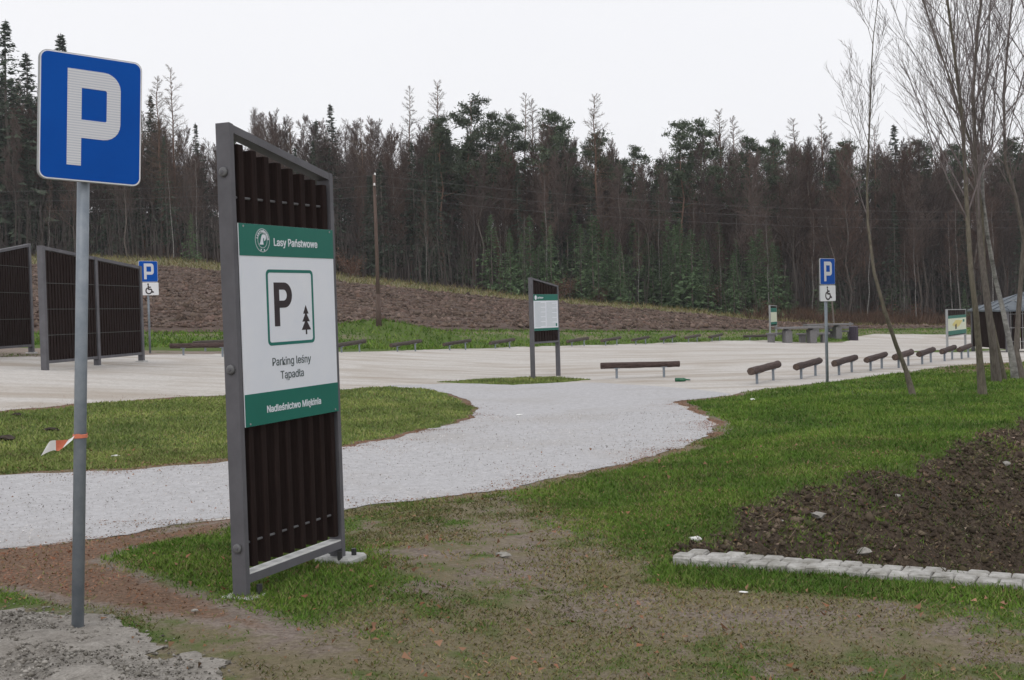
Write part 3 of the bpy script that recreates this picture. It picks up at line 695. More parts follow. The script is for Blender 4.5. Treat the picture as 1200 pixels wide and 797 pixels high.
def put_P(name, par, x0, x1, z0, z1, st, th, y, mt, rr=.5, t_=.0014, zbf=.42):
    out, inn, leg = letter_P(x0, x1, z0, z1, st, th, rr, zbf); n = len(out); m = MB()
    m.v += [(a, y - t_, b) for a, b in out] + [(a, y - t_, b) for a, b in inn] + [(a, y, b) for a, b in out] + [(a, y, b) for a, b in inn]
    for j in range(n):
        j2 = (j + 1) % n; m.f += [(j2, j, n + j, n + j2), (j, j2, 2 * n + j2, 2 * n + j), (n + j2, n + j, 3 * n + j, 3 * n + j2)]
    k = len(m.v); m.box(leg[0], leg[1], y - t_, y, leg[2], leg[3])
    return m.build(name, mt, par)
put_P('letter_p', pan, x0 + .070, x0 + .245, 1.545, 1.80, .050, .042, yf, M['print_dark'], .5)
cxT, zT = x1 - .085, 1.50
tre = MB()
for zz, wd, hh in ((.015, .048, .065), (.065, .038, .058), (.112, .027, .052)):
    tre.prism([(cxT - wd, zT + zz), (cxT + wd, zT + zz), (cxT, zT + zz + hh)], yf - .0012, yf - .0001)
tre.box(cxT - .007, cxT + .007, yf - .0012, yf - .0001, zT - .012, zT + .0149)
tre.build('tree_symbol', M['print_dark'], pan)
for xx in (PFp + .04, BW - PFp - .04):
    for zz in (2.115, 1.005):
        MB().tube([(xx, yf - .0026, zz), (xx, yf - .005, zz)], .006, 8).build('screw', M['pale_steel'], pan)
MB().box(BW - .09, BW + .115, -.13, .13, -.05, .035, .012).build('concrete_foot', M['concrete'], tb)
MB().box(-.05, .11, -.12, .10, -.05, .022, .012).build('concrete_foot', M['concrete'], tb)
for xx, yy in ((BW + .03, -.085), (BW - .075, -.05), (BW + .03, .08), (.075, -.075)):
    MB().tube([(xx, yy, .02), (xx, yy, .075)], .016, 8).build('anchor_bolt', M['bolt_dark'], tb)

# ------------------------------------------------------------------ parking signs
def wheelchair(par, cx, cz, s, y, mt):
    m = MB(); st = s * .055
    def stroke(pts, wd):
        for (ax, az), (bx_, bz) in zip(pts[:-1], pts[1:]):
            d = Vector((bx_ - ax, bz - az)); l = d.length; d /= l; nn = Vector((-d.y, d.x)) * wd; e = d * wd * .4
            m.prism([(cx + (ax - e.x - nn.x) , cz + (az - e.y - nn.y)), (cx + bx_ + e.x - nn.x, cz + bz + e.y - nn.y), (cx + bx_ + e.x + nn.x, cz + bz + e.y + nn.y), (cx + ax - e.x + nn.x, cz + az - e.y + nn.y)], y - .0012, y)
    arc = [(s * .02 + s * .26 * math.cos(R(a)), -s * .17 + s * .26 * math.sin(R(a))) for a in range(115, 366, 18)]
    stroke(arc, st); stroke([(-s * .02, s * .28), (s * .0, -s * .04), (s * .24, -s * .04), (s * .36, -s * .30), (s * .46, -s * .27)], st * 1.1); stroke([(0, s * .14), (s * .2, s * .14)], st)
    m.prism([(cx - s * .03 + s * .08 * math.cos(R(a)), cz + s * .40 + s * .08 * math.sin(R(a))) for a in range(0, 360, 36)], y - .0012, y)
    return m.build('wheelchair_symbol', mt, par)
def parking_sign(label, base, rz, S, pole_r, top, lean=(0, 0), plate=False, pole_off=0.0, wf=1.0):
    t = thing('parking_sign', label, 'road sign', base, rz); t.rotation_euler = (lean[0], lean[1], rz)
    MB().tube([(0, 0, -.1), (0, 0, top - .03)], pole_r, 18).build('pole', M['galvanised'], t, True)
    MB().tube([(0, 0, top - .03), (0, 0, top - .02)], [pole_r * 1.04, pole_r * .8], 18).build('pole_cap', M['bolt_dark'], t)
    y1 = -pole_r - .004; y0 = y1 - .022
    cx = pole_off
    Wd = S * wf
    fr = MB(); fr.prism(rrect(cx - Wd / 2, cx + Wd / 2, top - S, top, S * .065), y0, y1); pl = fr.build('sign_plate', M['pale_steel'], t)
    yy = y0; bo = S * .004; bi = S * .013
    flat('white_border', rrect(cx - Wd / 2 + bo, cx + Wd / 2 - bo, top - S + bo, top - bo, S * .062), yy, M['sign_white'], pl, .0012)
    flat('blue_face', rrect(cx - Wd / 2 + bi, cx + Wd / 2 - bi, top - S + bi, top - bi, S * .055), yy - .0012, M['sign_blue'], pl, .0010)
    put_P('letter_p', pl, cx - Wd * .235, cx + Wd * .285, top - S * .875, top - S * .122, Wd * .137, S * .143, yy - .0022, M['p_white'], .25, .0014, .29)
    for zz in ((top - S * .25, top - S * .75) + ((top - S * 1.25,) if plate else ())):
        MB().box(cx - .06, cx + .06, y1 + .0005, pole_r + .006, zz - .015, zz + .015).build('clamp', M['galvanised'], t)
    if plate:
        ph = S * .62; zt_ = top - S - .012
        p2 = MB().prism(rrect(cx - S / 2, cx + S / 2, zt_ - ph, zt_, S * .05), y0, y1).build('white_plate', M['pale_steel'], t)
        flat('white_face', rrect(cx - S * .49, cx + S * .49, zt_ - ph + S * .01, zt_ - S * .01, S * .045), y0, M['sign_white'], p2, .0012)
        wheelchair(p2, cx - S * .02, zt_ - ph * .5, S * .55, y0 - .0012, M['print_dark'])
    return t
def p_white():
    m = mat('p_white', (.62, .63, .66), (.70, .71, .74), 5, .4); t = m.node_tree; n = t.nodes; b = n['Principled BSDF']
    wv = n.new('ShaderNodeTexWave'); wv.bands_direction = 'Z'; wv.inputs['Scale'].default_value = 26; wv.inputs['Distortion'].default_value = .3
    tcn = n.new('ShaderNodeTexCoord'); t.links.new(tcn.outputs['Object'], wv.inputs['Vector'])
    mxn = n.new('ShaderNodeMix'); mxn.data_type = 'RGBA'; mxn.inputs['A'].default_value = (.52, .54, .60, 1); mxn.inputs['B'].default_value = (.70, .70, .72, 1)
    t.links.new(wv.outputs['Fac'], mxn.inputs['Factor']); t.links.new(mxn.outputs['Result'], b.inputs['Base Color'])
p_white()
sp = P(91, 741)
S0 = 146 * sp.y / FPX
near_sign = parking_sign('large blue P sign on grey pole standing in sand at left, nearest the camera', sp, R(37), .605, .029, (741 - 60) * sp.y / FPX - .01, (0, R(2.7)), False, .017, .80)
def disabled_sign(label, px, pyb, pyt, wpx, rz):
    b = P(px, pyb); k = b.y / FPX
    hp = (pyb - pyt) * k; Sx = 30.5 / 1400 * b.y if px > 500 else 24.5 / 1400 * b.y
    return parking_sign(label, b, rz, Sx, .03, hp, (0, 0), True, 0, .95)
disabled_sign('blue P sign with white wheelchair plate before the row of logs, right of centre', 969.5, 448, 303, 17, R(40))
disabled_sign('blue P sign with white wheelchair plate behind the dark slatted screen at left', 176, 414, 306, 21, R(42))
# barrier tape tied round the near pole
f = .515
tp = sp + Vector((math.sin(R(2.7)) * .95 * math.cos(R(37)), math.sin(R(2.7)) * .95 * math.sin(R(37)), .94))
tape = thing('barrier_tape', 'torn strip of red and white tape tied to the near grey sign pole', 'tape', tp)
m = MB(); n = 18; rr = .0325
rings = []
for k in range(n + 1):
    a = 2 * math.pi * k / n
    rings.append([(math.cos(a) * (rr + q), math.sin(a) * (rr + q), zz) for q, zz in ((0, -.009), (.002, -.009), (.002, .009 + .004 * math.sin(3 * a)), (0, .009))])
m.loft(rings).build('tape_loop', M['tape_red'], tape)
def ribbon(s0, s1, mt):
    m = MB(); rings = []; 
    for k in range(9):
        s = s0 + (s1 - s0) * k / 8
        p = Vector((-.02 - s * .150, -.034 - .015 * math.sin(s * 5), -.005 - .065 * s - .012 * math.sin(s * 6)))
        wv = .012 + .020 * min(1, s * 3) - .006 * s; tl = Vector((.35 + .25 * math.sin(s * 7), .45 * math.cos(s * 5), .9)).normalized() * wv
        nn = Vector((0, .0008, 0))
        rings.append([p - tl - nn, p + tl - nn, p + tl + nn, p - tl + nn])
    m.loft(rings); return m.build('tape_end', mt, tape)
ribbon(0, .22, M['tape_white']); ribbon(.223, .55, M['tape_red']); ribbon(.553, 1.0, M['tape_white'])

# ------------------------------------------------------------------ information boards further off
def info_board(label, pl, pr, hl, hr, bot, panel, kind, frame, slats=9):
    a = P(*pl); b = P(*pr); d = Vector((b.x - a.x, b.y - a.y)); W = d.length; rz = math.atan2(d.y, d.x); k = a.y / FPX
    t = thing('information_board', label, 'sign board', (a.x, a.y, min(a.z, b.z) - .05), rz)
    zl = hl * k + .05; zr = hr * b.y / FPX + .05; z0 = bot * k + .05; pd = .10; pf = .05
    pa, pb, zt, pitch, sw = make_board(t, W, zl, zr, z0, pd, pf, slats, .1, frame)
    m = MB()
    for i in range(slats):
        x = pf + pitch * (i + .5); MB.box(m, x - sw * 1.0, x + sw * 1.0, -.03, .04, z0 + .045, zt(x) - .055)
    tag(m.build('slats', M['slat_wood'], t), kind='stuff')
    p0, p1, hd, ft = [q * k + .05 for q in panel]
    pn = MB().box(pf + .002, W - pf - .002, -.05, -.044, p0, p1).build('sign_panel', M['panel_white'] if kind == 'text' else M['map_print'], t)
    MB().box(pf + .002, W - pf - .002, -.053, -.05, hd, p1 - .001).build('green_header', M['panel_green'], pn)
    MB().box(pf + .002, W - pf - .002, -.053, -.05, p0 + .001, ft).build('green_footer', M['panel_green'], pn)
    return t, pn, pf, W, p0, p1, hd, ft
t, pn, pf, W, p0, p1, hd, ft = info_board('grey framed information board with white text sheet on the grass islet in mid car park', (624, 444), (655, 440.5), 119, 106, 41, (56, 99, 91.5, 59), 'text', M['steel'])
m = MB(); nl = 26
for col in range(2):
    xa = pf + .05 + col * (W - 2 * pf - .06) / 2; wd = (W - 2 * pf - .16) / 2
    for i in range(nl):
        z = hd - .04 - (hd - ft - .08) * i / (nl - 1); l = wd * (1 if (i * 7 + col * 3) % 5 else .55)
        m.box(xa, xa + l, -.0512, -.05, z - .0045, z + .0045)
m.build('printed_lines', M['print_faint'], pn)
MB().box(W - pf - .11, W - pf - .05, -.0514, -.05, ft + .03, ft + .10).build('small_crest', M['print_green'], pn)
text('lettering', 'Lasy Państwowe', .085, pf + .16, hd + .05, -.0535, M['panel_white'], pn, 'LEFT', .001, .55)
flat('emblem', [(pf + .09 + .045 * math.cos(R(a)), (hd + p1) / 2 + .055 * math.sin(R(a))) for a in range(0, 360, 30)], -.053, M['panel_white'], pn)
t, pn, pf, W, p0, p1, hd, ft = info_board('pale posted information board with a yellow map, left of the shelter at right', (1110, 409), (1131.5, 408), 50, 46, 17, (19, 42, 38.5, 24), 'map', M['pale_steel'], 8)
flat('map_area', [(W * .22, ft + .25), (W * .45, ft + .12), (W * .62, ft + .2), (W * .8, ft + .45), (W * .7, hd - .12), (W * .42, hd - .08), (W * .25, hd - .25)], -.05, mat('map_yellow', (.62, .52, .16), (.68, .6, .28), 9), pn)
flat('map_mark', [(W * .38, ft + .06), (W * .46, ft + .06), (W * .46, ft + .3), (W * .38, ft + .26)], -.0513, M['print_dark'], pn)
flat('map_mark', [(W * .8, hd - .2), (W * .9, hd - .2), (W * .9, hd - .08), (W * .8, hd - .08)], -.0513, M['print_green'], pn)
t, pn, pf, W, p0, p1, hd, ft = info_board('narrow looking pale posted board turned side on, beside the grey picnic tables', (902.5, 396), (910, 394), 38.5, 37, 13, (15.5, 35, 30, 18.5), 'map', M['pale_steel'], 8)

# ------------------------------------------------------------------ slatted screens at left
def screen(label, posts, tops, slats_per_bay, frame):
    """posts: list of ground points; tops: heights"""
    a, b = posts[0], posts[-1]; d = Vector((b.x - a.x, b.y - a.y)); rz = math.atan2(d.y, d.x); W = d.length
    t = thing('slatted_screen', label, 'screen', (a.x, a.y, min(p.z for p in posts)), rz)
    xs = [Vector((p.x - a.x, p.y - a.y)).length for p in posts]; pf = .11; pd = .12; zb = .17
    zt = lambda x: tops[0] + (tops[-1] - tops[0]) * x / W
    for x in xs:
        MB().hexa([(x - pf / 2, -pd / 2, -.1), (x + pf / 2, -pd / 2, -.1), (x + pf / 2, pd / 2, -.1), (x - pf / 2, pd / 2, -.1), (x - pf / 2, -pd / 2, zt(x - pf / 2)), (x + pf / 2, -pd / 2, zt(x + pf / 2)), (x + pf / 2, pd / 2, zt(x + pf / 2)), (x - pf / 2, pd / 2, zt(x - pf / 2))]).build('post', frame, t)
        MB().box(x - .12, x + .12, -.11, .11, -.1, .03, .01).build('concrete_foot', M['concrete'], t)
    for x0, x1 in zip(xs[:-1], xs[1:]):
        u0, u1 = x0 + pf / 2, x1 - pf / 2
        MB().hexa([(u0, -.05, zt(u0) - .07), (u1, -.05, zt(u1) - .07), (u1, .05, zt(u1) - .07), (u0, .05, zt(u0) - .07), (u0, -.05, zt(u0) - .004), (u1, -.05, zt(u1) - .004), (u1, .05, zt(u1) - .004), (u0, .05, zt(u0) - .004)]).build('top_rail', frame, t)
        MB().box(u0, u1, -.05, .05, zb, zb + .06).build('bottom_rail', frame, t)
        m = MB(); p = (u1 - u0) / slats_per_bay
        for i in range(slats_per_bay):
            x = u0 + p * (i + .5); m.box(x - p * .33, x + p * .33, -.035, .035, zb + .06, zt(x) - .085)
        tag(m.build('slats', M['slat_wood'], t), kind='stuff')
        for fr in (.27, .52, .77):
            z = zb + (tops[-1] - zb) * fr; MB().box(u0, u1, .0355, .05, z - .018, z + .018).build('rod', M['slat_wood'], t)
            MB().tube([(u0, -.040, z), (u1, -.040, z)], .008, 6).build('rod', M['bolt_dark'], t)
    return t
p0 = P(53, 434); p2 = P(166, 424); p1 = p0.lerp(p2, .50)
screen('dark slatted screen with grey frame and two bays, behind the near sign pole', [p0, p1, p2], [148 * p0.y / FPX, 112 * p2.y / FPX], 17, M['steel'])
q0 = P(-75, 423); q1 = P(37, 414); 
screen('dark slatted screen cut by the left edge of the photo, standing behind the other screen', [q0, q0.lerp(q1, .5), q1], [116 * q0.y / FPX, 128 * q1.y / FPX], 17, M['steel'])

# ------------------------------------------------------------------ log rails
ORD = ['first', 'second', 'third', 'fourth', 'fifth', 'sixth', 'seventh', 'eighth', 'ninth', 'tenth', 'eleventh', 'twelfth']
def log_proto(seed, grey):
    rg = random.Random(seed); t = thing('log_rail', 'x', 'log barrier', (0, 0, 0)); Lh = .885; z = .295; r = .072 + rg.uniform(-.005, .005)
    m = MB(); rings = []; n = 14
    for k in range(9):
        x = -Lh + 2 * Lh * k / 8
        rings.append([(x, (r + rg.uniform(-.008, .006)) * math.cos(-2 * math.pi * j / n), z + (r + rg.uniform(-.008, .006)) * math.sin(-2 * math.pi * j / n)) for j in range(n)])
    m.loft(rings, True); m.build('log', M['log_grey' if grey else 'log_bark'], t, False)
    for s in (-1, 1):
        MB().tube([(s * Lh, 0, z), (s * (Lh + .004), 0, z)], [r * .93, r * .88], 14).build('log_end', M['log_end'], t)
        MB().tube([(s * .53, 0, -.15), (s * .53, 0, z - r * .85)], .028, 10).build('leg', M['galvanised'], t)
        MB().box(s * .53 - .07, s * .53 + .07, -.05, .05, z - r - .004, z - r * .8).build('saddle', M['galvanised'], t)
    return t
PRO = {g_: [log_proto(k_ + 10 * g_, g_) for k_ in range(1, 5)] for g_ in (False, True)}
used = set(); cnt = 0
def put_log(px, py, ang, label, group, grey, tilt=0.0):
    global cnt
    pr = PRO[grey][cnt % 4]; cnt += 1
    o = pr if pr.name not in used else copy_tree(pr); used.add(pr.name)
    b = P(px, py); o.location = b; o.rotation_euler = (random.uniform(-.02, .02), -tilt, ang); o['label'] = label; o['group'] = group; return o
put_log(750.5, 443, R(1.5), 'brown log rail seen full length on two legs, alone right of the islet board', 'log rails round the car park', False)
def log_angle(px, py, wpx):
    b = P(px, py); lo, hi = R(15), R(88)
    for _ in range(40):
        a = (lo + hi) / 2; e = [(b.x + s * .885 * math.cos(a)) / (b.y + s * .885 * math.sin(a)) * FPX for s in (-1, 1)]
        lo, hi = (a, hi) if e[1] - e[0] > wpx else (lo, a)
    return a
g = 'row of log rails along the right lawn'
for i, (px, py) in enumerate(((897, 448), (947.5, 442.5), (991, 438), (1027, 433.5), (1059, 430), (1086, 426), (1111.5, 422.5), (1131, 420))):
    put_log(px, py, log_angle(px, py, (32, 28, 25, 22, 19, 17, 15, 13)[i]), ORD[i] + ' log rail from the left in the row along the right lawn edge', g, False, R(1.5))
g = 'row of log rails along the far edge of the car park'
for i, (px, py) in enumerate(((411, 413), (476.5, 412), (536.5, 410.5), (589, 408.5), (677.5, 406), (716.5, 405), (751, 404), (783, 402.5), (812, 401), (839, 400))):
    put_log(px, py, log_angle(px, py, (35, 35, 31, 28, 24, 22, 19, 17, 17, 15)[i]), ORD[i] + ' grey log rail from the left along the far edge past the tall board', g, True, R(3.0))
put_log(238, 417.5, R(1), 'weathered log rail just left of the tall board, nearer of two', 'log rails left of the tall board', False, R(-.5))
put_log(262, 412.5, R(4), 'weathered log rail just left of the tall board, farther of two', 'log rails left of the tall board', True, R(1))
put_log(890, 400, R(2), 'long dark log rail lying left of the grey picnic bench', 'log rails round the car park', True, 0)

# ------------------------------------------------------------------ picnic place
def plank_row(t, name, n, x0, x1, y0, y1, z0, z1, gap=.012):
    wd = (y1 - y0 - gap * (n - 1)) / n
    for i in range(n):
        MB().box(x0, x1, y0 + i * (wd + gap), y0 + i * (wd + gap) + wd, z0, z1, .006).build(name, M['picnic_timber'], t)
def picnic_table(label, px, py, rz, Lx):
    t = thing('picnic_table', label, 'picnic table', P(px, py), rz, None)
    plank_row(t, 'top_plank', 5, -Lx, Lx, -.42, .42, .68, .76)
    for s in (-1, 1):
        MB().box(s * Lx * .55 - .16, s * Lx * .55 + .16, -.30, .30, -.05, .60, .02).build('leg', M['picnic_timber'], t)
        MB().box(s * Lx * .55 - .05, s * Lx * .55 + .05, -.36, .36, .601, .679).build('cross_beam', M['picnic_timber'], t)
    return t
def bench(label, px, py, rz, Lx, back=False, group=None):
    t = thing('picnic_bench', label, 'bench', P(px, py), rz, group)
    plank_row(t, 'seat_plank', 3, -Lx, Lx, -.22, .22, .38, .46)
    for s in (-1, 1):
        MB().box(s * Lx * .7 - .12, s * Lx * .7 + .12, -.18, .18, -.05, .379, .015).build('leg', M['picnic_timber'], t)
        if back: MB().box(s * Lx * .8 - .04, s * Lx * .8 + .04, .225, .30, -.05, .88).build('back_post', M['picnic_timber'], t)
    if back:
        for z in (.56, .72):
            MB().box(-Lx, Lx, .19, .2245, z, z + .12, .006).build('back_plank', M['picnic_timber'], t)
    return t
picnic_table('heavy grey picnic table, nearer of the two beyond the log rails at right', 937, 402, R(4), 1.05)
bench('low grey bench left of the nearer picnic table', 913, 401.5, R(8), .55)
bench('low grey bench right of the nearer picnic table', 953, 401.5, R(4), .75)
picnic_table('heavy grey picnic table, farther of the two, seen past the wheelchair sign pole', 968, 396.5, R(3), 1.1)
bench('grey bench with a slatted back at the right end of the picnic place', 986, 397.5, R(6), .75, True)
for o_ in list(C.objects):
    if o_.name.startswith('picnic_'): o_.scale = (1.15, 1.15, 1.15)
t = thing('litter_bin', 'dark upright litter bin at the right end of the picnic place', 'bin', P(1000.5, 399), R(10))
k = P(1000.5, 399).y / FPX
m = MB()
for i in range(14):
    a = 2 * math.pi * i / 14; m.box(.22 * math.cos(a) - .035, .22 * math.cos(a) + .035, .22 * math.sin(a) - .035, .22 * math.sin(a) + .035, .0, .78)
m.build('slat_body', M['bin_dark'], t)
MB().tube([(0, 0, .785), (0, 0, .83), (0, 0, .87)], [.27, .26, .1], 16).build('lid', M['bin_dark'], t)
MB().tube([(0, 0, .03), (0, 0, .77)], .18, 14).build('liner', M['bolt_dark'], t)

# ------------------------------------------------------------------ shelter at the right edge
sb = P(1181, 413); kk = sb.y / FPX
t = thing('shelter', 'dark slatted shelter with pale seamed metal roof at right edge behind the bare trees', 'shelter', sb, R(-3))
hw = 50 * kk; Wd = 4.2; Dp = 3.4
for x in (0, 1.4, 2.8, 4.2):
    MB().box(x - .05, x + .05, -.05, .05, -.2, hw).build('post', M['steel'], t); MB().box(x - .05, x + .05, Dp - .05, Dp + .05, -.2, hw).build('post', M['steel'], t)
m = MB()
for i in range(34):
    x = .06 + i * 4.08 / 33; m.box(x, x + .085, -.02, .02, .1, hw - .05)
for i in range(26):
    yv = .1 + i * 3.2 / 25; m.box(-.02, .02, yv, yv + .085, .1, hw - .05)
for i in range(34):
    x = .06 + i * 4.08 / 33; m.box(x, x + .085, Dp - .02, Dp + .02, .1, hw - .05)
tag(m.build('slats', M['slat_wood'], t), kind='stuff')
m = MB()
for i in range(22): m.tube([(.1 + i * .19, -.035, .1), (.1 + i * .19, -.035, hw - .03)], .009, 5)
for z in (.35, .8, 1.25, 1.7): m.tube([(.05, -.047, z), (4.15, -.047, z)], .009, 5)
m.build('wire_mesh', M['pale_steel'], t)
rise = 18 * kk; e = .14
m = MB(); A = (-e, -e, hw); B = (Wd + e, -e, hw); Cc = (Wd + e, Dp + e, hw); Dd = (-e, Dp + e, hw); r0 = (1.15, Dp / 2, hw + rise * 1.15); r1 = (Wd - 1.15, Dp / 2, hw + rise * 1.15)
m.v = [A, B, Cc, Dd, r0, r1] + [(p[0], p[1], p[2] - .06) for p in (A, B, Cc, Dd)]
m.f = [(0, 1, 5, 4), (1, 2, 5), (2, 3, 4, 5), (3, 0, 4), (0, 6, 7, 1), (1, 7, 8, 2), (2, 8, 9, 3), (3, 9, 6, 0), (9, 8, 7, 6)]
rf = m.build('roof', M['roof_metal'], t)
for i in range(9):
    x = .0 + i * .52; a = Vector((x, -e - .002, hw + .012))
    fx = min(max(x, 1.15), Wd - 1.15); full = 1.0 if 1.15 <= x <= Wd - 1.15 else ((x + e) / (1.15 + e) if x < 1.15 else (Wd + e - x) / (1.15 + e))
    b = Vector((x, -e + (Dp / 2 + e) * full, hw + rise * 1.15 * full + .012)); MB().tube([a, b], .022, 5).build('seam', M['roof_metal'], rf)
for i in range(5):
    yv = .2 + i * .72; dd = abs(yv - Dp / 2); full = 1 - dd / (Dp / 2 + e)
    MB().tube([(-e, yv, hw + .012), (-e + (1.15 + e) * full, yv, hw + rise * 1.15 * full + .012)], .022, 5).build('seam', M['roof_metal'], rf)

# ------------------------------------------------------------------ kerb of setts over the ditch pipe
t = thing('stone_kerb', 'double row of pale cobble setts in front of the dark ditch at lower right', 'kerb', (K0[0], K0[1], -.025), math.atan2(KD[1], KD[0]))
rg = random.Random(5)
base_meshes = []
x = 0.0; i = 0
while x < 3.2:
    for row in range(2):
        l = rg.uniform(.112, .119); dz = rg.uniform(-.006, .006); dy = rg.uniform(-.004, .004)
        y0 = -.13 + row * .125 + dy; s = []; 
        m = MB(); b = .02; xx = x + row * .05; rows = []
        for (ins, zz) in ((.0, -.12), (.0, .056), (.003, .063), (.010, .066 + rg.uniform(0, .006))):
            rows.append([(xx + ins + rg.uniform(-.004, .004) + a * (l - 2 * ins), y0 + ins + rg.uniform(-.004, .004) + c * (.123 - 2 * ins), zz + dz) for a, c in ((.05, 0), (.95, 0), (1, .06), (1, .94), (.95, 1), (.05, 1), (0, .94), (0, .06))])
        m.loft(rows).build('sett', M['sett_stone'], t)
    x += .1165 + rg.uniform(0, .003)

# ------------------------------------------------------------------ utility pole and wires
ub = P(444, 381.5); ky = ub.y / FPX
t = thing('utility_pole', 'tall thin brown wooden utility pole at the edge of the ploughed field', 'utility pole', ub)
ph = 176 * ky
MB().tube([(0, 0, -.4), (0, 0, ph * .5), (-.02, 0, ph)], [.085, .075, .062], 12).build('pole', M['pole_wood'], t, True)
MB().tube([(0, 0, -.3), (.0, 0, 1.3)], [.13, .10], 10).build('stub', M['pole_wood'], t, True)
for z, s in ((ph - .1, 1), (ph - .55, -1), (ph - .95, 1)):
    MB().tube([(0, s * .06, z), (0, s * .14, z), (0, s * .14, z + .13)], .012, 6).build('hook', M['bolt_dark'], t)
    MB().tube([(0, s * .14, z + .1), (0, s * .14, z + .2)], [.045, .03], 10).build('insulator', M['insulator'], t)
for i, (z, s) in enumerate(((ph - .0, 1), (ph - .45, -1), (ph - .85, 1))):
    a = ub + Vector((0, s * .14, z)); lft = PD(-420, 212 + i * 11, ub.y * 1.0); rgt = PD(1500, 236 + i * 8, ub.y * 1.15)
    m = MB()
    for c, sag in ((lft, .55), (rgt, .95)):
        pts = []
        for k in range(25):
            u = k / 24; p = a.lerp(c, u); p.z -= sag * 4 * u * (1 - u); pts.append(p)
        m.tube(pts, .0045, 5)
    tag(m.build('power_line', M['wire']), ['topmost', 'middle', 'lowest'][i] + ' overhead wire strung from the brown utility pole across the forest', 'wire', 'overhead wires')
mo = 0

# ------------------------------------------------------------------ litter, stones
def crumple(name, label, cat, px, py, s, mt, flatn=.4, group=None, seed=1):
    rg = random.Random(seed); p = P(px, py); zz = float(zg(np.array(p.x), np.array(p.y))); m = MB(); rings = []
    for k, (q, h) in enumerate(((.5, -.3), (1.0, .2), (.8, .7), (.3, 1.0))):
        rings.append([(s * q * rg.uniform(.6, 1.25) * math.cos(2 * math.pi * j / 9), s * .6 * q * rg.uniform(.6, 1.25) * math.sin(2 * math.pi * j / 9), s * flatn * (h + rg.uniform(-.15, .15))) for j in range(9)])
    o = m.loft(rings).build(name, mt); o.location = (p.x, p.y, zz + .01); o.rotation_euler = (0, 0, rg.uniform(0, 6)); tag(o, label, cat, group); return o
crumple('paper_scrap', 'white paper scrap in the grass just left of the cobble kerb', 'litter', 815, 629, .05, M['paper'], .6, seed=2)
crumple('paper_scrap', 'white paper scrap lying flat in the middle of the gravel path', 'litter', 608, 487, .09, M['paper'], .12, seed=3)
crumple('paper_scrap', 'white paper scrap on the lawn near the first log rail at right', 'litter', 882, 469, .06, M['paper'], .5, seed=4)
crumple('paper_scrap', 'white paper scrap on the grass island right of the near sign pole', 'litter', 135, 534, .05, M['paper'], .3, seed=5)
crumple('paper_scrap', 'small white paper scrap in the foreground grass below the kerb', 'litter', 871, 697, .028, M['paper'], .15, seed=6)
for i, (px, py, s, where) in enumerate(((958, 610, .085, 'large pale stone on the upper dark ditch bank'), (1013, 645, .085, 'flat pale stone low on the ditch bank above the kerb'), (1178, 549, .075, 'rounded pale stone near the top of the ditch bank at right edge'), (1052, 580, .045, 'small whitish stone in the middle of the ditch bank'), (915, 610, .035, 'small pale stone at the left end of the ditch bank'),
                                        (228, 718, .022, 'small pale stone on the bare ground left of the tall board'), (590, 655, .05, 'flat whitish stone in the worn middle of the foreground'))):
    crumple('stone', where, 'stone', px, py, s, M['stone'], .5, 'stones on bare ground', seed=20 + i)
for i, (px, py, s, q) in enumerate(((8, 517, .16, 'largest dark molehill on the grass island at the left edge'), (60, 505, .11, 'low dark molehill on the grass island beside the near pole'), (20, 488, .10, 'small dark molehill at the back of the grass island'))):
    o = crumple('molehill', q, 'molehill', px, py, s, M['clod_dark'], .35, 'molehills on the grass island', seed=40 + i)
b = P(800, 447.5)
t = thing('glass_bottle', 'green glass bottle lying on the gravel right of the single log rail', 'bottle', b + Vector((0, 0, .045)), R(-14))
MB().tube([(-.16, 0, 0), (-.155, 0, 0), (.03, 0, 0), (.08, 0, 0)], [.03, .042, .042, .018], 14).build('body', M['bottle_glass'], t, True)
MB().tube([(.08, 0, 0), (.15, 0, -.005)], [.018, .015], 12).build('neck', M['bottle_glass'], t, True)
MB().tube([(.15, 0, -.005), (.165, 0, -.006)], .018, 12).build('cap', M['pale_steel'], t)

# ------------------------------------------------------------------ trees
class Tubes:
    def __init__(s): s.g = {}
    def add(s, pts, rad, n): s.g.setdefault((len(pts), n), []).append((pts, rad))
    def arrays(s):
        VV = []; FF = []; off = 0
        for (k, n), lst in s.g.items():
            Pn = np.array([a for a, _ in lst], float); Rn = np.array([b for _, b in lst], float); N_ = len(lst)
            T = np.empty_like(Pn); T[:, 1:-1] = Pn[:, 2:] - Pn[:, :-2]; T[:, 0] = Pn[:, 1] - Pn[:, 0]; T[:, -1] = Pn[:, -1] - Pn[:, -2]
            T /= np.linalg.norm(T, axis=2, keepdims=True) + 1e-9
            ref = np.where(np.abs(T[:, :1, 2:3]) < .85, np.array([0, 0, 1.]), np.array([1., 0, 0])); ref = np.broadcast_to(ref, T.shape)
            U = np.cross(T, ref); U /= np.linalg.norm(U, axis=2, keepdims=True) + 1e-9; W_ = np.cross(T, U)
            a = -2 * np.pi * np.arange(n) / n
            V = Pn[:, :, None] + (U[:, :, None] * np.cos(a)[None, None, :, None] + W_[:, :, None] * np.sin(a)[None, None, :, None]) * Rn[:, :, None, None]
            VV.append(V.reshape(-1, 3)); b = off + np.arange(N_)[:, None, None] * k * n + np.arange(k - 1)[None, :, None] * n
            j = np.arange(n)[None, None]; j2 = (j + 1) % n
            FF.append(np.stack([b + j, b + j2, b + n + j2, b + n + j], 3).reshape(-1, 4)); off += N_ * k * n
        return np.concatenate(VV), np.concatenate(FF)
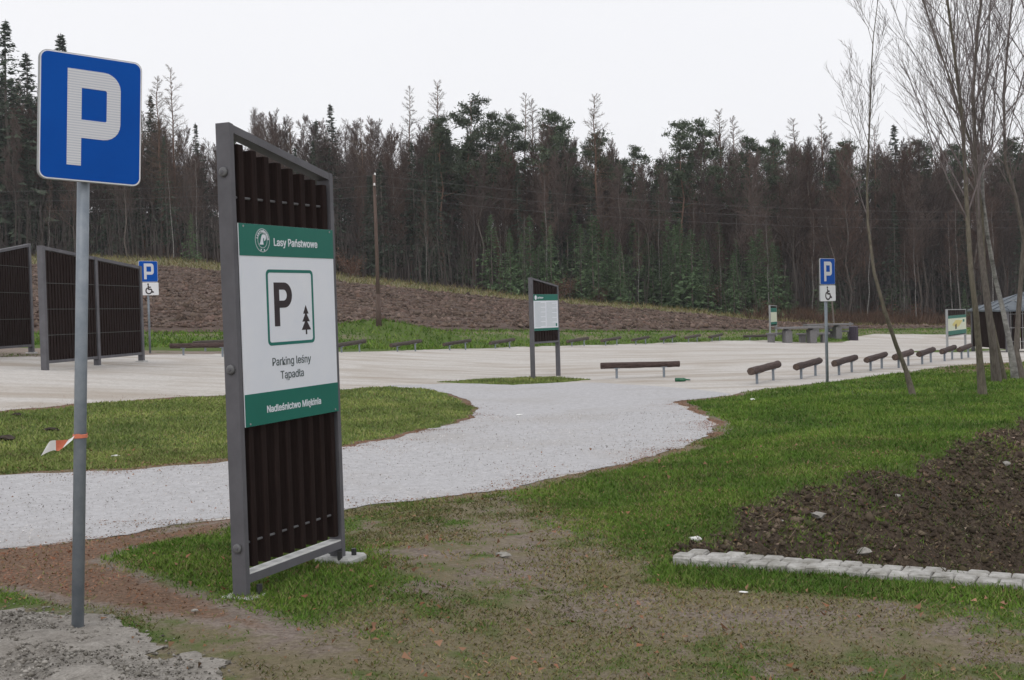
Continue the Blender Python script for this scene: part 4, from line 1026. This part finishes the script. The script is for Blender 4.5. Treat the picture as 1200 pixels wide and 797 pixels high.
def perp(d, az):
    d = d / np.linalg.norm(d); ref = np.array([0, 0, 1.]) if abs(d[2]) < .95 else np.array([1., 0, 0])
    u = np.cross(d, ref); u /= np.linalg.norm(u); v = np.cross(d, u); return u * math.cos(az) + v * math.sin(az)
def branch(T, rg, p, d, L_, r, lvl, cfg):
    n = 5 if lvl == 1 else (4 if lvl == 2 else 3); pts = [p]; q = p.copy(); d = d / np.linalg.norm(d)
    for k in range(n - 1):
        d = d + np.array([0, 0, cfg['up'] / n]) + rg.normal(0, cfg['wob'], 3); d /= np.linalg.norm(d); q = q + d * L_ / (n - 1); pts.append(q)
    rad = [max(r * (1 - .8 * k / (n - 1)), cfg['rmin'] * .6) for k in range(n)]
    T.add(pts, rad, 4 if lvl == 1 else 3)
    if lvl >= cfg['levels']: return
    m = cfg['n'][lvl]; m = max(2, int(m * (.7 + .6 * rg.random())))
    az = rg.random() * 6.28
    for i in range(m):
        u = .18 + .8 * (i + rg.random() * .6) / m; k = min(int(u * (n - 1)), n - 2); f = u * (n - 1) - k
        pp = np.array(pts[k]) * (1 - f) + np.array(pts[k + 1]) * f; dd = np.array(pts[k + 1]) - np.array(pts[k]); dd /= np.linalg.norm(dd)
        az += 2.4 + rg.normal(0, .4); sp = cfg['spread'] * (.7 + .6 * rg.random())
        nd = dd * math.cos(sp) + perp(dd, az) * math.sin(sp)
        branch(T, rg, pp, nd, L_ * cfg['ratio'] * (1.15 - .6 * u) * (.7 + .6 * rg.random()), max(r * .5 * (1 - .5 * u), cfg['rmin']), lvl + 1, cfg)
def stem_tree(rg, path, rads, cfg, crown0, n1, len1, el, sides=8):
    """trunk along path, branches spread on it; returns trunk and crown tube sets"""
    A, B = Tubes(), Tubes(); path = [np.array(p, float) for p in path]; A.add(path, rads, sides)
    seg = [np.linalg.norm(b - a) for a, b in zip(path[:-1], path[1:])]; tot = sum(seg); cum = np.concatenate([[0], np.cumsum(seg)])
    az = rg.random() * 6.28
    for i in range(n1):
        u = crown0 + (1 - crown0) * (i + rg.random() * .8) / n1; s = u * tot; k = min(np.searchsorted(cum, s) - 1, len(seg) - 1); k = max(k, 0); f = (s - cum[k]) / seg[k]
        pp = path[k] * (1 - f) + path[k + 1] * f; rr = rads[k] * (1 - f) + rads[k + 1] * f; dd = (path[k + 1] - path[k]) / seg[k]
        az += 2.4 + rg.normal(0, .35); e = el(u, rg)
        nd = dd * math.cos(e) + perp(dd, az) * math.sin(e)
        branch(B, rg, pp, nd, len1(u, rg) * tot, min(rr * .62, max(rr * .45, cfg['rmin'] * 1.6)), 1, cfg)
    return A, B
def proto_tree(name, trunk, crown, tmat, cmat):
    t = thing(name, 'x', 'tree')
    V, F = trunk.arrays(); obj_from('trunk', V, F, tmat, t, True)
    V, F = crown if isinstance(crown, tuple) else crown.arrays(); obj_from('crown', V, F, cmat, t)
    return t
def straight(rg, h, r, k=7, wob=.012, lean=.02):
    lx, ly = rg.normal(0, lean, 2); pts = []; 
    for i in range(k):
        u = i / (k - 1); pts.append((h * (lx * u + rg.normal(0, wob) * (u > 0)), h * (ly * u + rg.normal(0, wob) * (u > 0)), -.3 * (i == 0) + h * u))
    return pts, [r * (1 - .88 * (i / (k - 1)) ** 1.1) for i in range(k)]
def bare(seed, h=18.0, r=.13, crown0=.30, n1=34, spread=.62, lenf=.24, mt='bark_grey', cm='twig_grey', name='bare_tree'):
    rg = np.random.default_rng(seed); pts, rad = straight(rg, h, r)
    cfg = dict(up=.55, wob=.10, rmin=.022, levels=3, n={1: 11, 2: 7}, spread=spread, ratio=.46)
    A, B = stem_tree(rg, pts, rad, cfg, crown0, n1, lambda u, g: lenf * (1.15 - .8 * u) * (.7 + .6 * g.random()), lambda u, g: .85 - .35 * u + g.normal(0, .12), 7)
    return proto_tree(name, A, B, M[mt], M[cm])
def birch(seed, h=13.0):
    rg = np.random.default_rng(seed); pts, rad = straight(rg, h, .06, 8, .004, .04)
    cfg = dict(up=.35, wob=.09, rmin=.012, levels=3, n={1: 7, 2: 4}, spread=.5, ratio=.5)
    A, B = stem_tree(rg, pts, rad, cfg, .38, 26, lambda u, g: .17 * (1.2 - .8 * u) * (.7 + .6 * g.random()), lambda u, g: .62 + g.normal(0, .1), 7)
    return proto_tree('birch_tree', A, B, M['bark_birch'], M['twig_brown'])
def larch(seed, h=21.0, dense=1.0):
    rg = np.random.default_rng(seed); pts, rad = straight(rg, h, .19, 8, .004, .01)
    cfg = dict(up=.10, wob=.07, rmin=.017, levels=2, n={1: 15}, spread=.75, ratio=.36)
    A, B = stem_tree(rg, pts, rad, cfg, .28, int(105 * dense), lambda u, g: (.16 * (1.04 - u) ** .75 + .014) * (.35 + 1.0 * g.random()), lambda u, g: 1.38 - .45 * u + g.normal(0, .24), 7)
    return proto_tree('larch_tree', A, B, M['bark_pine'], M['needle_larch'])
def needles(P0, D, n_, size, rg, droop=.4, shrink=False):
    """triangular sprays along branches; P0 start, D vectors"""
    k = len(P0); u = rg.uniform(.12, 1.0, (k, n_)); c = P0[:, None] + D[:, None] * u[..., None]
    c[..., 2] -= droop * .22 * np.linalg.norm(D, axis=1)[:, None] * u ** 2
    c = c.reshape(-1, 3); dr = np.repeat(D / (np.linalg.norm(D, axis=1, keepdims=True) + 1e-9), n_, 0)
    N_ = len(c); s = size * rg.uniform(.55, 1.3, N_)[:, None]
    if shrink: s = s * np.repeat(np.clip(np.linalg.norm(D, axis=1) / np.linalg.norm(D, axis=1).max() * 1.3, .35, 1), n_)[:, None]
    side = np.cross(dr, np.array([0, 0, 1.])); side /= np.linalg.norm(side, axis=1, keepdims=True) + 1e-6
    sgn = rg.choice([-1, 1], N_)[:, None]
    tip = c + (dr * .5 + side * sgn * rg.uniform(.3, 1, (N_, 1)) + rg.normal(0, .25, (N_, 3))) * s + np.array([0, 0, -1.]) * s * droop * rg.uniform(.2, 1, (N_, 1))
    wv = rg.normal(0, 1, (N_, 3)) * s * .22
    return np.stack([c - wv, c + wv, tip], 1).reshape(-1, 3)
def spruce(seed, h=20.0, base=.06, R0=.155, cm='needle_dark', name='spruce_tree', gap=.42, per=7, nn=9, size=.55):
    rg = np.random.default_rng(seed); pts, rad = straight(rg, h, .17 * h / 20, 6, .003, .008); A = Tubes(); A.add([np.array(p) for p in pts], rad, 7); B = Tubes()
    P0 = []; D = []; z = base * h
    while z < h - .15:
        u = z / h
        for k in range(per):
            az = rg.uniform(0, 6.283); L_ = (R0 * h * (1 - u) ** .95 + .10) * rg.uniform(.5, 1.2)
            el = -.30 + .75 * u ** 2 + rg.normal(0, .1); P0.append((0, 0, z + rg.uniform(-.2, .2))); D.append((L_ * math.cos(az) * math.cos(el), L_ * math.sin(az) * math.cos(el), L_ * math.sin(el)))
        z += gap * (1.15 - .6 * u) * rg.uniform(.7, 1.3)
    V = needles(np.array(P0), np.array(D), nn, size, rg, shrink=True)
    top = np.array([[(-.05, 0, h - .5), (.05, 0, h - .5), (0, .02, h + .25)], [(0, -.05, h - .5), (0, .05, h - .5), (.02, 0, h + .2)]]).reshape(-1, 3)
    V = np.concatenate([V, top])
    return proto_tree(name, A, (V, np.arange(len(V)).reshape(-1, 3)), M['bark_grey'], M[cm])
def pine(seed, h=20.0, c0=.52, spreadr=.13, n1=26, lean=.03):
    rg = np.random.default_rng(seed); pts, rad = straight(rg, h, .17, 8, .008, lean); A = Tubes(); A.add([np.array(p) for p in pts], rad, 7)
    pts = np.array(pts); VV = []
    for i in range(n1):
        u = c0 + (1 - c0) * (i + rg.random() * .7) / n1; zz = u * h; k = min(int(u * 7), 6); f = u * 7 - k; p = pts[k] * (1 - f) + pts[k + 1] * f
        az = rg.uniform(0, 6.283); L_ = h * spreadr * (1.25 - .9 * ((u - c0) / (1 - c0)) ** 1.3) * rg.uniform(.4, 1.2); el = rg.uniform(.0, .55)
        d = np.array([math.cos(az) * math.cos(el), math.sin(az) * math.cos(el), math.sin(el)])
        A.add([p, p + d * L_ * .5 + np.array([0, 0, -.03 * L_]), p + d * L_], [.05, .035, .015], 4)
        for q in range(rg.integers(3, 6)):
            c = p + d * L_ * rg.uniform(.35, 1.1) + rg.normal(0, .25, 3); m_ = 46; sz = rg.uniform(.34, .85)
            cc = c + rg.normal(0, 1, (m_, 3)) * np.array([sz, sz, sz * .42]) * .55
            tip = cc + (rg.normal(0, 1, (m_, 3)) + np.array([0, 0, .35])) * .22; wv = rg.normal(0, .045, (m_, 3)); VV.append(np.stack([cc - wv, cc + wv, tip], 1).reshape(-1, 3))
    V = np.concatenate(VV)
    return proto_tree('pine_tree', A, (V, np.arange(len(V)).reshape(-1, 3)), M['bark_pine'], M['needle_pine'])
def shrub(seed, h=3.2, name='russet_shrub', cm='leaf_rust', leaves=900):
    rg = np.random.default_rng(seed); A = Tubes(); VV = []
    for i in range(9):
        az = rg.uniform(0, 6.28); d = np.array([math.cos(az) * .45, math.sin(az) * .45, 1.]); p = np.array([rg.normal(0, .15), rg.normal(0, .15), -.1]); L_ = h * rg.uniform(.6, 1)
        pts = [p + d * L_ * q + rg.normal(0, .06, 3) * (q > 0) for q in (0, .33, .66, 1)]; A.add(pts, [.03, .024, .016, .008], 4)
        m_ = leaves // 9; u = rg.uniform(.2, 1, m_); c = p + d * L_ * u[:, None] + rg.normal(0, .30, (m_, 3)); s = rg.uniform(.05, .12, (m_, 1))
        VV.append(np.stack([c, c + rg.normal(0, 1, (m_, 3)) * s, c + rg.normal(0, 1, (m_, 3)) * s], 1).reshape(-1, 3))
    V = np.concatenate(VV); t = thing(name, 'x', 'shrub'); v, f = A.arrays(); obj_from('stems', v, f, M['bark_grey'], t); obj_from('leaves', V, np.arange(len(V)).reshape(-1, 3), M[cm], t); return t

TP = dict(bare=[bare(s, 18, .12 + .02 * (s % 3), .22 + .08 * (s % 4), 36, .55 + .08 * (s % 3), .20 + .03 * (s % 3)) for s in range(1, 7)],
          brown=[bare(s, 17, .12, .20, 40, .6, .20, 'bark_grey', 'twig_brown', 'brown_twigged_tree') for s in (21, 22, 23)],
          birch=[birch(s) for s in (31, 32, 33)], larch=[larch(s, 21, d) for s, d in ((41, 1.0), (42, .8), (43, 1.25))],
          spruce=[spruce(s, 20, .04 + .05 * (s % 3), .16 + .018 * (s % 3), nn=11, size=.6) for s in (51, 52, 53)],
          pine=[pine(s, 20, c, sp, n) for s, c, sp, n in ((61, .45, .13, 36), (62, .58, .13, 28), (63, .38, .12, 40), (64, .62, .14, 26), (65, .50, .15, 30))],
          young=[spruce(s, 8, .02, .24, 'needle_young', 'young_spruce', .26, 8, 8, .34) for s in (71, 72)],
          shrub=[shrub(s) for s in (81, 82)])
HT = dict(bare=18, brown=17, birch=13, larch=21, spruce=20, pine=20, young=8, shrub=3.2)
LAB = dict(bare=('leafless grey forest tree', 'bare forest trees'), brown=('leafless brown twigged forest tree', 'brown twigged forest trees'),
           birch=('slender pale stemmed birch', 'forest edge birches'), larch=('bare brown larch with level branches', 'forest larches'),
           spruce=('dark green pointed spruce', 'forest spruces'), pine=('tufted green pine with bare trunk', 'forest pines'),
           young=('small bushy young spruce', 'young forest spruces'), shrub=('low russet leaved shrub', 'russet forest shrubs'))
PLACES = [(0, 'beyond the left edge'), (165, 'behind the large P sign'), (252, 'left of the tall board'), (400, 'behind the tall board'), (500, 'by the utility pole'), (600, 'left of the islet board'), (700, 'above the islet board'),
          (800, 'above the single log rail'), (900, 'above the far log rails'), (1010, 'above the picnic tables'), (1110, 'behind the leaning sapling'), (1200, 'behind the bare lawn trees'), (9999, 'beyond the right edge')]
first_used = set(); TN = 0
def plant(kind, px, depth, top=None, height=None, label=None, wide=1.0, var=None):
    global TN
    x = (px - 600) / FPX * depth; z = float(H(x, depth))
    if height is None: height = (PD(px, top, depth).z - z) * {'pine': .92, 'bare': .96, 'brown': .96}.get(kind, 1.0)
    if height < 1: return None
    pr = TP[kind][(TN if var is None else var) % len(TP[kind])]; TN += 1
    o = pr if pr.name not in first_used else copy_tree(pr); first_used.add(pr.name)
    s = height / HT[kind]; o.location = (x, depth, z); o.scale = (s * wide, s * wide, s); o.rotation_euler = (0, 0, random.uniform(0, 6.283))
    lb, gp = LAB[kind]
    place = next(nm for lim, nm in PLACES if px < lim); row = 'front row' if depth < 120 else ('middle rows' if depth < 145 else 'back rows')
    if label: o['label'] = label; o.pop('group', None) if 'group' in o else None
    else: o['label'] = lb + ', ' + row + ', ' + place; o['group'] = gp + ', ' + row + ', ' + place
    return o
SKX = [-200, 0, 60, 130, 180, 240, 300, 350, 420, 460, 510, 560, 650, 720, 745, 800, 850, 880, 950, 1060, 1200, 1400]
SKY = [90, 90, 110, 140, 140, 160, 142, 142, 150, 150, 150, 165, 160, 170, 190, 165, 160, 165, 160, 165, 170, 165]
sk = lambda px: float(np.interp(px, SKX, SKY))
# trees that stand out on the skyline
KEY = [('spruce', 20, 118, 24, 'tallest dark spruce at the left edge of the forest, left of the large P sign'), ('spruce', -18, 121, 45, None), ('spruce', 42, 124, 62, None), ('spruce', 0, 130, 70, None), ('spruce', 60, 132, 95, None), ('spruce', 84, 140, 40, 'spruce whose thin tip shows above the large P sign'),
       ('larch', 196, 122, 92, None), ('larch', 212, 124, 80, 'tallest bare larch right of the large P sign'), ('spruce', 186, 128, 112, None), ('spruce', 395, 120, 122, 'brownish pointed spruce right of the tall board'), ('spruce', 378, 126, 140, None), ('larch', 348, 126, 140, None), ('larch', 432, 128, 140, None),
       ('larch', 485, 122, 104, 'bare larch with a broken looking flat top left of the tall pines'), ('larch', 519, 126, 97, 'tallest bare larch near the middle of the skyline'), ('pine', 519, 118, 122, None), ('spruce', 452, 113, 188, 'broad dark spruce behind the utility pole'), ('spruce', 440, 115, 205, None), ('spruce', 532, 122, 150, None),
       ('pine', 556, 120, 99, 'tallest open crowned pine left of the forest skyline middle'), ('pine', 588, 122, 117, None), ('pine', 612, 124, 120, None), ('larch', 620, 126, 112, None), ('pine', 646, 120, 113, None), ('larch', 628, 128, 118, None), ('pine', 668, 128, 150, None), ('larch', 600, 130, 130, None),
       ('larch', 703, 118, 113, 'wide flat topped larch standing out on the skyline right of centre'), ('pine', 712, 120, 140, None), ('pine', 750, 124, 160, None), ('pine', 800, 120, 126, 'first of two tall pines on the skyline above the single log rail'), ('pine', 835, 122, 125, 'second of two tall pines on the skyline above the single log rail'), ('larch', 850, 128, 130, None), ('larch', 862, 128, 138, None), ('pine', 888, 124, 148, None),
       ('pine', 915, 130, 148, None), ('larch', 935, 132, 140, None), ('larch', 970, 132, 138, None), ('pine', 1000, 130, 150, None), ('spruce', 1052, 128, 146, None), ('pine', 1085, 130, 150, None), ('pine', 1130, 130, 155, None), ('pine', 1180, 130, 150, None), ('larch', 1030, 132, 148, None), ('pine', 945, 126, 160, None), ('spruce', 800, 126, 190, None), ('spruce', 835, 128, 200, None), ('spruce', 880, 126, 190, None), ('spruce', 1090, 124, 185, None)]
for kd, px, dp, top, lb in KEY: plant(kd, px, dp, top, None, lb, {'pine': 1.05, 'spruce': 1.55 if px < 100 else 1.2}.get(kd, 1.0))
rg = random.Random(3)
for i in range(430):
    px = rg.uniform(-110, 1310); dp = rg.choice([rg.uniform(113, 140), rg.uniform(116, 160), rg.uniform(114, 185)]); plant('bare' if rg.random() < .62 else 'brown', px, dp, sk(px) + rg.uniform(-10, 50) + (8 if px > 740 else 0))
rg2 = random.Random(9)
for i in range(70):
    px = rg2.choice([rg2.uniform(-420, -110), rg2.uniform(-420, -110), rg2.uniform(1310, 1520)]); plant(rg2.choice(['brown', 'larch', 'spruce']), px, rg2.uniform(114, 160), sk(px) + rg2.uniform(-5, 50), None, None, 1.2)
for i in range(46):
    px = rg.uniform(-140, 1340); dp = rg.uniform(122, 170); plant('larch' if rg.random() < .6 else 'spruce', px, dp, sk(px) + rg.uniform(5, 60), None, None, 1.25)
for i in range(24):
    px = rg.uniform(480, 1340); dp = rg.uniform(124, 165); plant('pine', px, dp, sk(px) + rg.uniform(0, 45))
for px in (330, 500, 618, 640, 745, 770, 812, 848, 905, 950, 1064, 1080, 1113, 1128, 1160, 60, 205, 240, 1020, 1290):
    plant('birch', px + rg.uniform(-6, 6), rg.uniform(109, 114), None, rg.uniform(7, 13))
for i in range(78):
    px = rg.choice([rg.uniform(480, 980), rg.uniform(600, 930), rg.uniform(600, 930), rg.uniform(-60, 1250)]); dp = rg.uniform(109.5, 118); plant('young', px, dp, None, rg.uniform(2.5, 8.5), None, rg.uniform(1.1, 1.6))
for i in range(14):
    px = rg.uniform(-60, 110); plant('spruce', px, rg.uniform(114, 135), sk(px) + rg.uniform(-15, 60), None, None, 1.5)
for i in range(30):
    px = rg.uniform(-60, 1280); dp = rg.uniform(111, 114); plant('spruce', px, dp + 4, None, rg.uniform(9, 14))
for i in range(26):
    px = rg.choice([rg.uniform(640, 760), rg.uniform(380, 430), rg.uniform(900, 1280), rg.uniform(640, 1150)]); plant('shrub', px, rg.uniform(108.5, 112.5), None, rg.uniform(1.0, 3.0), None, 1.2)
plant('bare', 978, 96, None, 10.5, 'leafless dark tree standing just right of the right hand wheelchair sign', 1.1, 2)
# dense thicket of saplings under and behind the trees
rs = np.random.default_rng(77); T = Tubes()
for i in range(5200):
    px = rs.uniform(-140, 1360); dp = rs.uniform(111, 150); x = (px - 600) / FPX * dp; z = float(0); hh = rs.uniform(2.5, 9) * (1 if dp < 120 else 1.3); lx, ly = rs.normal(0, .07, 2)
    if 560 < px < 930 and dp < 122 and rs.random() < .92: continue
    T.add([(x, dp, 0), (x + lx * hh * .5, dp + ly * hh * .5, hh * .5), (x + lx * hh * 1.3 + rs.normal(0, .1), dp + ly * hh, hh)], [.032, .022, .008], 3)
    for k in range(4):
        u = rs.uniform(.3, .95); q = np.array([x + lx * hh * u, dp + ly * hh * u, hh * u]); az = rs.uniform(0, 6.28); l = hh * rs.uniform(.12, .26)
        T.add([q, q + np.array([math.cos(az) * l * .6, math.sin(az) * l * .6, l * .8])], [.014, .007], 3)
V, F = T.arrays()
# lift every stem on to the slope
V[:, 2] += H(V[:, 0], V[:, 1]) - .05
T2 = Tubes()
for i in range(210):
    px = rs.uniform(-60, 1280); dp = rs.uniform(108.5, 112); x = (px - 600) / FPX * dp; hh = rs.uniform(3, 8); lx, ly = rs.normal(0, .06, 2)
    T2.add([(x, dp, 0), (x + lx * hh * .5 + rs.normal(0, .06), dp, hh * .5), (x + lx * hh * 1.2, dp + ly * hh, hh)], [.030, .024, .008], 4)
V2, F2 = T2.arrays(); V2[:, 2] += H(V2[:, 0], V2[:, 1]) - .05
tag(obj_from('pale_saplings', V2, F2, M['thicket']), 'thin pale saplings standing along the forest edge', 'undergrowth', kind='stuff')
tag(obj_from('thicket', V, F, M['thicket']), 'dense thicket of thin bare saplings filling the foot of the forest', 'undergrowth', kind='stuff')
# far woods over the top of the hill: one mass
def far_mass():
    lowb = []
    for sd in (91, 92):
        rg_ = np.random.default_rng(sd); pts, rad = straight(rg_, 18, .13)
        A, B = stem_tree(rg_, pts, rad, dict(up=.5, wob=.1, rmin=.03, levels=2, n={1: 12}, spread=.6, ratio=.5), .25, 34, lambda u, g: .22 * (1.15 - .8 * u), lambda u, g: .8 - .3 * u, 5)
        lowb.append(proto_tree('bare_tree', A, B, M['bark_grey'], M['twig_grey']))
    VV = []; FF = []; off = 0
    src = [(lowb[k].children[0].data, lowb[k].children[1].data) for k in range(2)]
    arr = []
    for a, b in src:
        q = []
        for me in (a, b):
            v = np.empty(len(me.vertices) * 3, np.float32); me.vertices.foreach_get('co', v); f = np.empty(len(me.loops), np.int32); me.loops.foreach_get('vertex_index', f); q.append((v.reshape(-1, 3), f.reshape(-1, 4)))
        arr.append((np.concatenate([q[0][0], q[1][0]]), np.concatenate([q[0][1], q[1][1] + len(q[0][0])])))
    rq = np.random.default_rng(5)
    for i in range(320):
        dp = rq.uniform(165, 285); px = -380 + 1900 * (i + rq.random()) / 320; x = (px - 600) / FPX * dp; v, f = arr[i % 2]; z = float(H(x, dp)); hh = PD(px, sk(px) + rq.uniform(5, 55), dp).z - z
        s = max(hh, 9) / 18.0; a = rq.uniform(0, 6.28); v2 = np.stack([v[:, 0] * math.cos(a) - v[:, 1] * math.sin(a), v[:, 0] * math.sin(a) + v[:, 1] * math.cos(a), v[:, 2]], 1) * s + np.array([x, dp, z])
        VV.append(v2); FF.append(f + off); off += len(v)
    for t_ in lowb:
        for ch in list(t_.children): bpy.data.objects.remove(ch)
        bpy.data.objects.remove(t_)
    return np.concatenate(VV), np.concatenate(FF)
V, F = far_mass(); print('far woods quads', len(F))
tag(obj_from('far_woods', V, F, M['twig_grey']), 'far leafless woods reading as one mass behind the forest', 'woods', kind='stuff')

# ------------------------------------------------------------------ bare trees on the right lawn
def lawn_tree(label, pix, y0, r0, seed, crown0, n1, lenf, ext, mt='bark_olive', tip=.0033, spread=.42, elv=.40):
    """pix: trunk line in photo pixels from the foot up; the trunk keeps its own depth and runs on above the frame"""
    b = P(*pix[0]) if y0 is None else None; y = b.y
    rgx = np.random.default_rng(seed); pts = [np.array(PD(px, py, y + .25 * math.sin(i * 1.3 + seed))) - np.array(b) for i, (px, py) in enumerate(pix)]
    pts[0] = np.array([0, 0, -.15]); d = pts[-1] - pts[-2]; d /= np.linalg.norm(d)
    for k in range(5):
        d = d + rgx.normal(0, .05, 3) + np.array([0, 0, .04]); d /= np.linalg.norm(d); pts.append(pts[-1] + d * ext / 5)
    n = len(pts); L_ = np.concatenate([[0], np.cumsum([np.linalg.norm(c - a) for a, c in zip(pts[:-1], pts[1:])])]); u = L_ / L_[-1]
    rad = [max(r0 * (1 - .96 * q ** .5), tip * 1.6) * (1.18 if i == 0 else 1) for i, q in enumerate(u)]
    cfg = dict(up=.40, wob=.085, rmin=tip, levels=3, n={1: 10, 2: 6}, spread=spread, ratio=.42)
    A, B = stem_tree(rgx, pts, rad, cfg, crown0, n1, lambda q, g_: lenf * (1.15 - .75 * q) * (.6 + .8 * g_.random()), lambda q, g_: elv + g_.normal(0, .13), 10)
    t = thing('bare_tree', label, 'tree', b); V, F = A.arrays(); obj_from('trunk', V, F, M[mt], t, True); V, F = B.arrays(); obj_from('crown', V, F, M['twig_near'], t); return t
lawn_tree('thin bare sapling leaning left, foremost on the right lawn before the log rails', [(1073, 465), (1062, 435), (1050, 404), (1036, 362), (1024, 318), (1017, 262), (1016, 215), (1018, 170), (1020, 120)], None, 0.055, 101, .42, 12, .25, 2.6, elv=.52)
lawn_tree('bare tree with upright brown trunk, second from left on the right lawn', [(1152, 463), (1148, 420), (1144, 370), (1138, 320), (1134, 260), (1131, 200), (1127, 130), (1118, 60)], None, 0.071, 102, .26, 34, .22, 5.5)
lawn_tree('bare tree with thickest trunk of the clump, third from left on the right lawn', [(1169, 448), (1163, 400), (1156, 350), (1150, 300), (1146, 240), (1143, 180), (1140, 110), (1146, 30)], None, 0.088, 103, .26, 34, .22, 5.5, 'bark_grey')
lawn_tree('bare tree leaning left across its neighbour, fourth from left on the right lawn', [(1178, 446), (1169, 410), (1161, 372), (1153, 310), (1151, 250), (1138, 170), (1112, 90), (1088, 20)], None, 0.063, 104, .36, 26, .20, 4.5)
lawn_tree('bare tree with pale trunk before the shelter wall, fifth from left on the right lawn', [(1191, 444), (1183, 400), (1175, 362), (1166, 325), (1158, 280), (1152, 235), (1150, 160), (1158, 60)], None, 0.071, 105, .30, 30, .20, 5.0, 'bark_birch')
lawn_tree('bare tree at the right edge of the photo, rightmost on the right lawn', [(1199, 444), (1191, 412), (1194, 360), (1200, 280), (1190, 230), (1178, 190), (1176, 110), (1184, 20)], None, 0.071, 106, .28, 34, .22, 5.0, 'bark_grey')
lawn_tree('bare tree whose trunk stands outside the right edge and whose branches reach in', [(1262, 446), (1256, 380), (1248, 300), (1236, 220), (1222, 130), (1210, 40)], None, .10, 107, .26, 34, .22, 5.0, 'bark_grey')

# ------------------------------------------------------------------ thin damp air
zlo = float(Z.min()) - 1.0; x0, x1, y0, y1, zhi = -260.0, 260.0, -30.0, 450.0, 60.0
hz = MB().box(x0, x1, y0, y1, zlo, zhi).build('haze', (hm := bpy.data.materials.new('haze')))
hm.use_nodes = True; hn = hm.node_tree; hn.nodes.remove(hn.nodes['Principled BSDF'])
pv = hn.nodes.new('ShaderNodeVolumePrincipled'); pv.inputs['Color'].default_value = (.93, .95, 1, 1); pv.inputs['Density'].default_value = .0003
hn.links.new(pv.outputs['Volume'], hn.nodes['Material Output'].inputs['Volume'])
tag(hz, 'thin pale damp air over the car park and forest', 'haze', kind='stuff')
